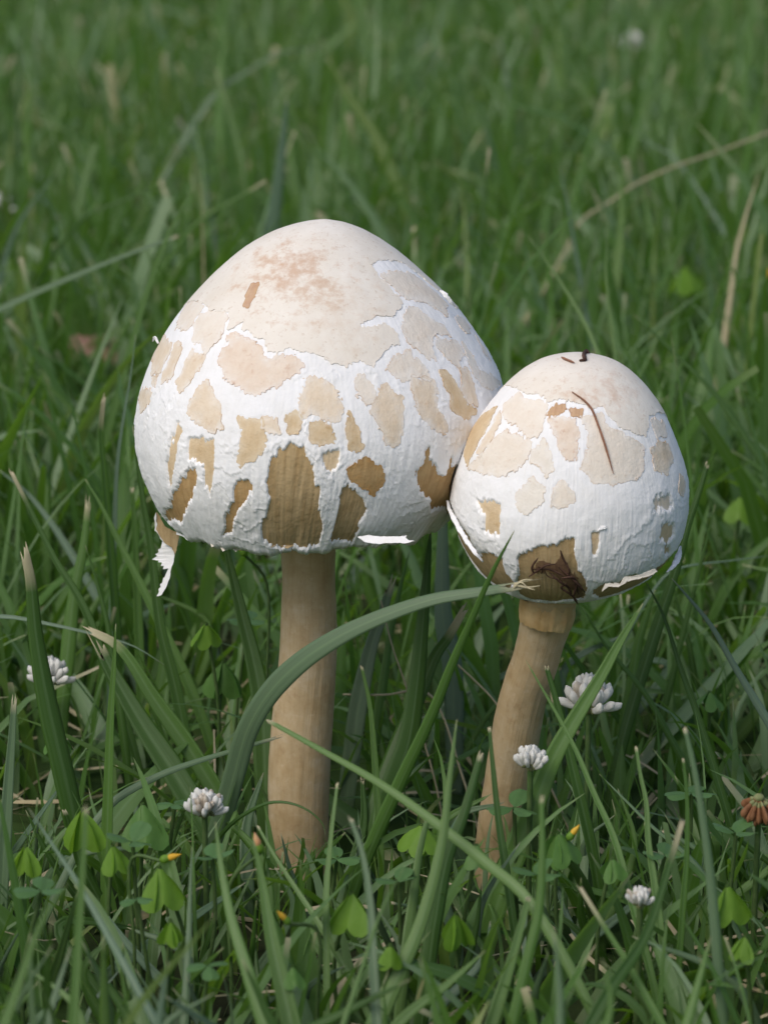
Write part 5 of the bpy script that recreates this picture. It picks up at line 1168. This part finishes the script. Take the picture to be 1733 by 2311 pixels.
leaf(1640, 1995, .65, 96, 'bright folded wood sorrel leaf beside the tall grey-green cut blade', 'sorrel', pitch=1.05, turn=D2(-70), fold=0.29, droop=.25, seed=7)
leaf(1258, 1878, .675, 82, 'green wood sorrel leaf below the rounded clover bud', 'sorrel_dark', pitch=1.00, turn=D2(-40), fold=0.26, droop=.25, seed=8)
leaf(950, 1860, .70, 75, 'bright sorrel leaf tucked behind the flat-cut light blade', 'sorrel', pitch=0.80, turn=D2(-150), fold=0.22, droop=.25, seed=9)
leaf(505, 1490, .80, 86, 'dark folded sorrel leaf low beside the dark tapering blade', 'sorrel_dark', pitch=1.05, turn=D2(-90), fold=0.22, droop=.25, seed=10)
leaf(1668, 1120, .97, 66, 'yellow-green sorrel leaf in the lawn past the right side of the smaller cap', 'sorrel', pitch=0.90, turn=D2(-90), fold=0.22, droop=.25, seed=11)
leaf(1545, 600, 1.25, 72, 'blurred yellow-green sorrel leaf above the smaller cap', 'sorrel', pitch=0.80, turn=D2(-60), fold=0.18, droop=.25, seed=12)
leaf(1160, 1822, .69, 66, 'round green clover leaf in front of the smaller stem foot', 'clover', False, pitch=-.35, turn=D2(75), fold=.25, droop=.3, seed=13)
leaf(395, 1815, .70, 48, 'pale green clover leaf next to the fading clover flower', 'clover', False, pitch=-.2, turn=D2(60), fold=.3, droop=.4, seed=14)
leaf(560, 1400, .82, 50, 'dark green clover leaf behind the dark tapering blade', 'clover', False, pitch=-.3, turn=D2(90), fold=.3, droop=.3, seed=15)
leaf(985, 232, 1.95, 70, 'pale blurred clover leaf in the far lawn', 'clover', False, pitch=.1, turn=D2(60), fold=.2, droop=.3, seed=16)
leaf(470, 2180, .61, 52, 'dark clover leaf low in the shade under the pale widening blade', 'clover', False, pitch=0, turn=D2(40), fold=.2, droop=.4, seed=17)
leaf(310, 2030, .64, 42, 'small dark clover leaf under the bluish slanting blade', 'clover', False, pitch=-.1, turn=D2(80), fold=.2, droop=.4, seed=18)

def bud(px, py, Y, size, direction, label, mt='bud', foot_px=None):
    c = at(px, py, Y); L = size * Y / math.cos(PITCH) / FPX; d = Vector(direction).normalized()
    f = at(*foot_px, Y + .004) if foot_px else c + np.array([-.006, .002, -.01]); foot = np.array([f[0], f[1], 0.0])
    keep_open(CLEAR, px, py, size * .8, size * .6, Y)
    t = thing('wood_sorrel_bud', foot, label, 'bud', 'wood sorrel buds')
    V, F, U = tube(spline([foot - np.array([0, 0, .002]), (f + foot) / 2, f, c], 18), .00040, 6); obj('stalk', mesh_from('stalk', V - foot, F, U), MAT['stalk'], t)
    for nm, rad, l0, l1, mm in (('petal_roll', [.5, .9, 1.0, .8, .45, .1], .25, 1.0, MAT[mt]), ('sepal', [.5, 1.1, 1.35, 1.2, 1.0, .7], 0, .5, MAT['sorrel'])):
        dv = np.array(d); P = c + dv * L * np.linspace(l0, l1, 6)[:, None]
        V, F, U = tube(P, np.array(rad) * L * .16, 8); obj(nm, mesh_from(nm, V - foot, F, U), mm, t)
    return t
bud(362, 1942, .655, 52, (1, -.1, .35), 'yellow wood sorrel bud pointing sideways above the folded leaf', 'bud', (300, 1935))
bud(655, 2085, .625, 46, (-.7, -.1, .8), 'small yellow sorrel bud beside the pale slanting blade', 'bud', (715, 2098))
bud(588, 1925, .645, 54, (-.25, -.1, 1), 'slim orange-pink bud on a yellow stalk before the larger stem', 'orange_bud', (520, 1995))
bud(1280, 1895, .675, 46, (.6, 0, .8), 'greenish yellow spent bud beside the sorrel leaf below the rounded clover', 'bud', (1240, 1960))
bud(555, 1255, .81, 44, (-.5, 0, .9), 'pale yellow curved bud under the larger cap left of its stem', 'bud', (600, 1310))
bud(1728, 640, 1.2, 36, (.2, 0, 1), 'bright yellow blurred bud in the lawn past the smaller cap', 'bud', (1640, 660))

# ------------------------------------------------------------------ dead leaves
def dead_leaf(px, py, Y, size, label, turn, seed):
    c = at(px, py, Y); L = size * Y / FPX; me = leaflet(L, False, .35, .9, 'dead_leaf'); keep_open(THIN, px, py, size * .45, size * .25, Y)
    o = obj('dead_leaf', me, MAT['deadleaf'], None, c - np.array([math.cos(turn), math.sin(turn), 0]) * L * .5); o.rotation_euler = (.5, -.25, turn)
    return tag(o, label, 'leaf', 'dead leaves')
dead_leaf(222, 772, 1.25, 160, 'curled pinkish-brown dead leaf lying in the blurred lawn', D2(10), 1)
dead_leaf(290, 785, 1.28, 60, 'small scrap of brown dead leaf next to the larger dead leaf', D2(70), 2)

# ------------------------------------------------------------------ more single blades, then the lawn round them
for a in SCATTER: scatter_blades(*a)
def back_limit(x, y, r):
    return np.where(y < .88, .034 + (y - .775) * .22, .2) * r.uniform(.7, 1.15, len(x))
parts = [grass_zone(7600, box_sampler(-.30, .30, .40, .775), 9, .85, 1.4, 1, front_limit, .006),
         grass_zone(7600, box_sampler(-.36, .36, .775, 1.20), 9, 1.0, 1.3, 2, back_limit, .005),
         grass_zone(15000, wedge_sampler(1.20, 2.0, .22, .10), 6, 1.0, 1.65, 3, None, .004),
         grass_zone(24000, wedge_sampler(2.0, 3.8, .26, .10), 5, 1.0, 1.75, 4, None, .006),
         grass_zone(27000, lambda r, n: (r.uniform(-2.4, 2.4, n), r.uniform(.2, 6.0, n)), 3, 1.0, 2.0, 5, front_limit, .006)]
def merge_grass(parts, name, label):
    off = 0; Vs, Fs, Us, To, Ti = [], [], [], [], []
    for V, F, U, to, ti in parts:
        Vs.append(V); Fs.append(F + off); Us.append(U); To.append(to); Ti.append(ti); off += len(V)
    me = mesh_from(name, np.concatenate(Vs), np.concatenate(Fs), np.concatenate(Us), {'tone': np.concatenate(To), 'tip': np.concatenate(Ti), 'rib': np.tile([0., 1., 0.], len(np.concatenate(To)) // 3)})
    return tag(obj(name, me, MAT['grass']), label, 'grass', None, 'stuff')
merge_grass(parts, 'grass', 'dense green lawn grass of mixed thin and broad blades')
# dead grass lying on the soil
def litter(n, seed):
    r = np.random.default_rng(seed); x = r.uniform(-.32, .32, n); y = r.uniform(.42, 1.1, n)
    root = np.stack([x, y, r.uniform(.001, .010, n)], -1)
    V, C = ribbons(root, r.uniform(0, 6.28, n), r.normal(1.45, .15, n), r.normal(.1, .3, n), r.uniform(.015, .05, n), r.uniform(.0006, .0018, n), 5, np.ones(n, bool), np.full(n, .2), r.normal(0, .5, n), r.normal(0, .8, n))
    bad = inside_mushrooms(V.reshape(n, -1, 3)).any(1); V = V[~bad]; n = len(V)
    base = (np.arange(n) * 18)[:, None, None] + (np.arange(5) * 3)[None, :, None] + np.array([0, 1])[None, None, :]
    F = np.stack([base, base + 1, base + 4, base + 3], -1).reshape(-1, 4)
    uv = r.uniform(0, 9, (n * 18, 2))
    me = mesh_from('dead_grass', V.reshape(-1, 3), F, uv, {'tone': np.repeat(r.random(n), 18), 'tip': np.zeros(n * 18)})
    tag(obj('dead_grass', me, MAT['g_straw']), 'pale straw litter lying on the soil between the grass', 'dead grass', None, 'stuff')
litter(900, 31)
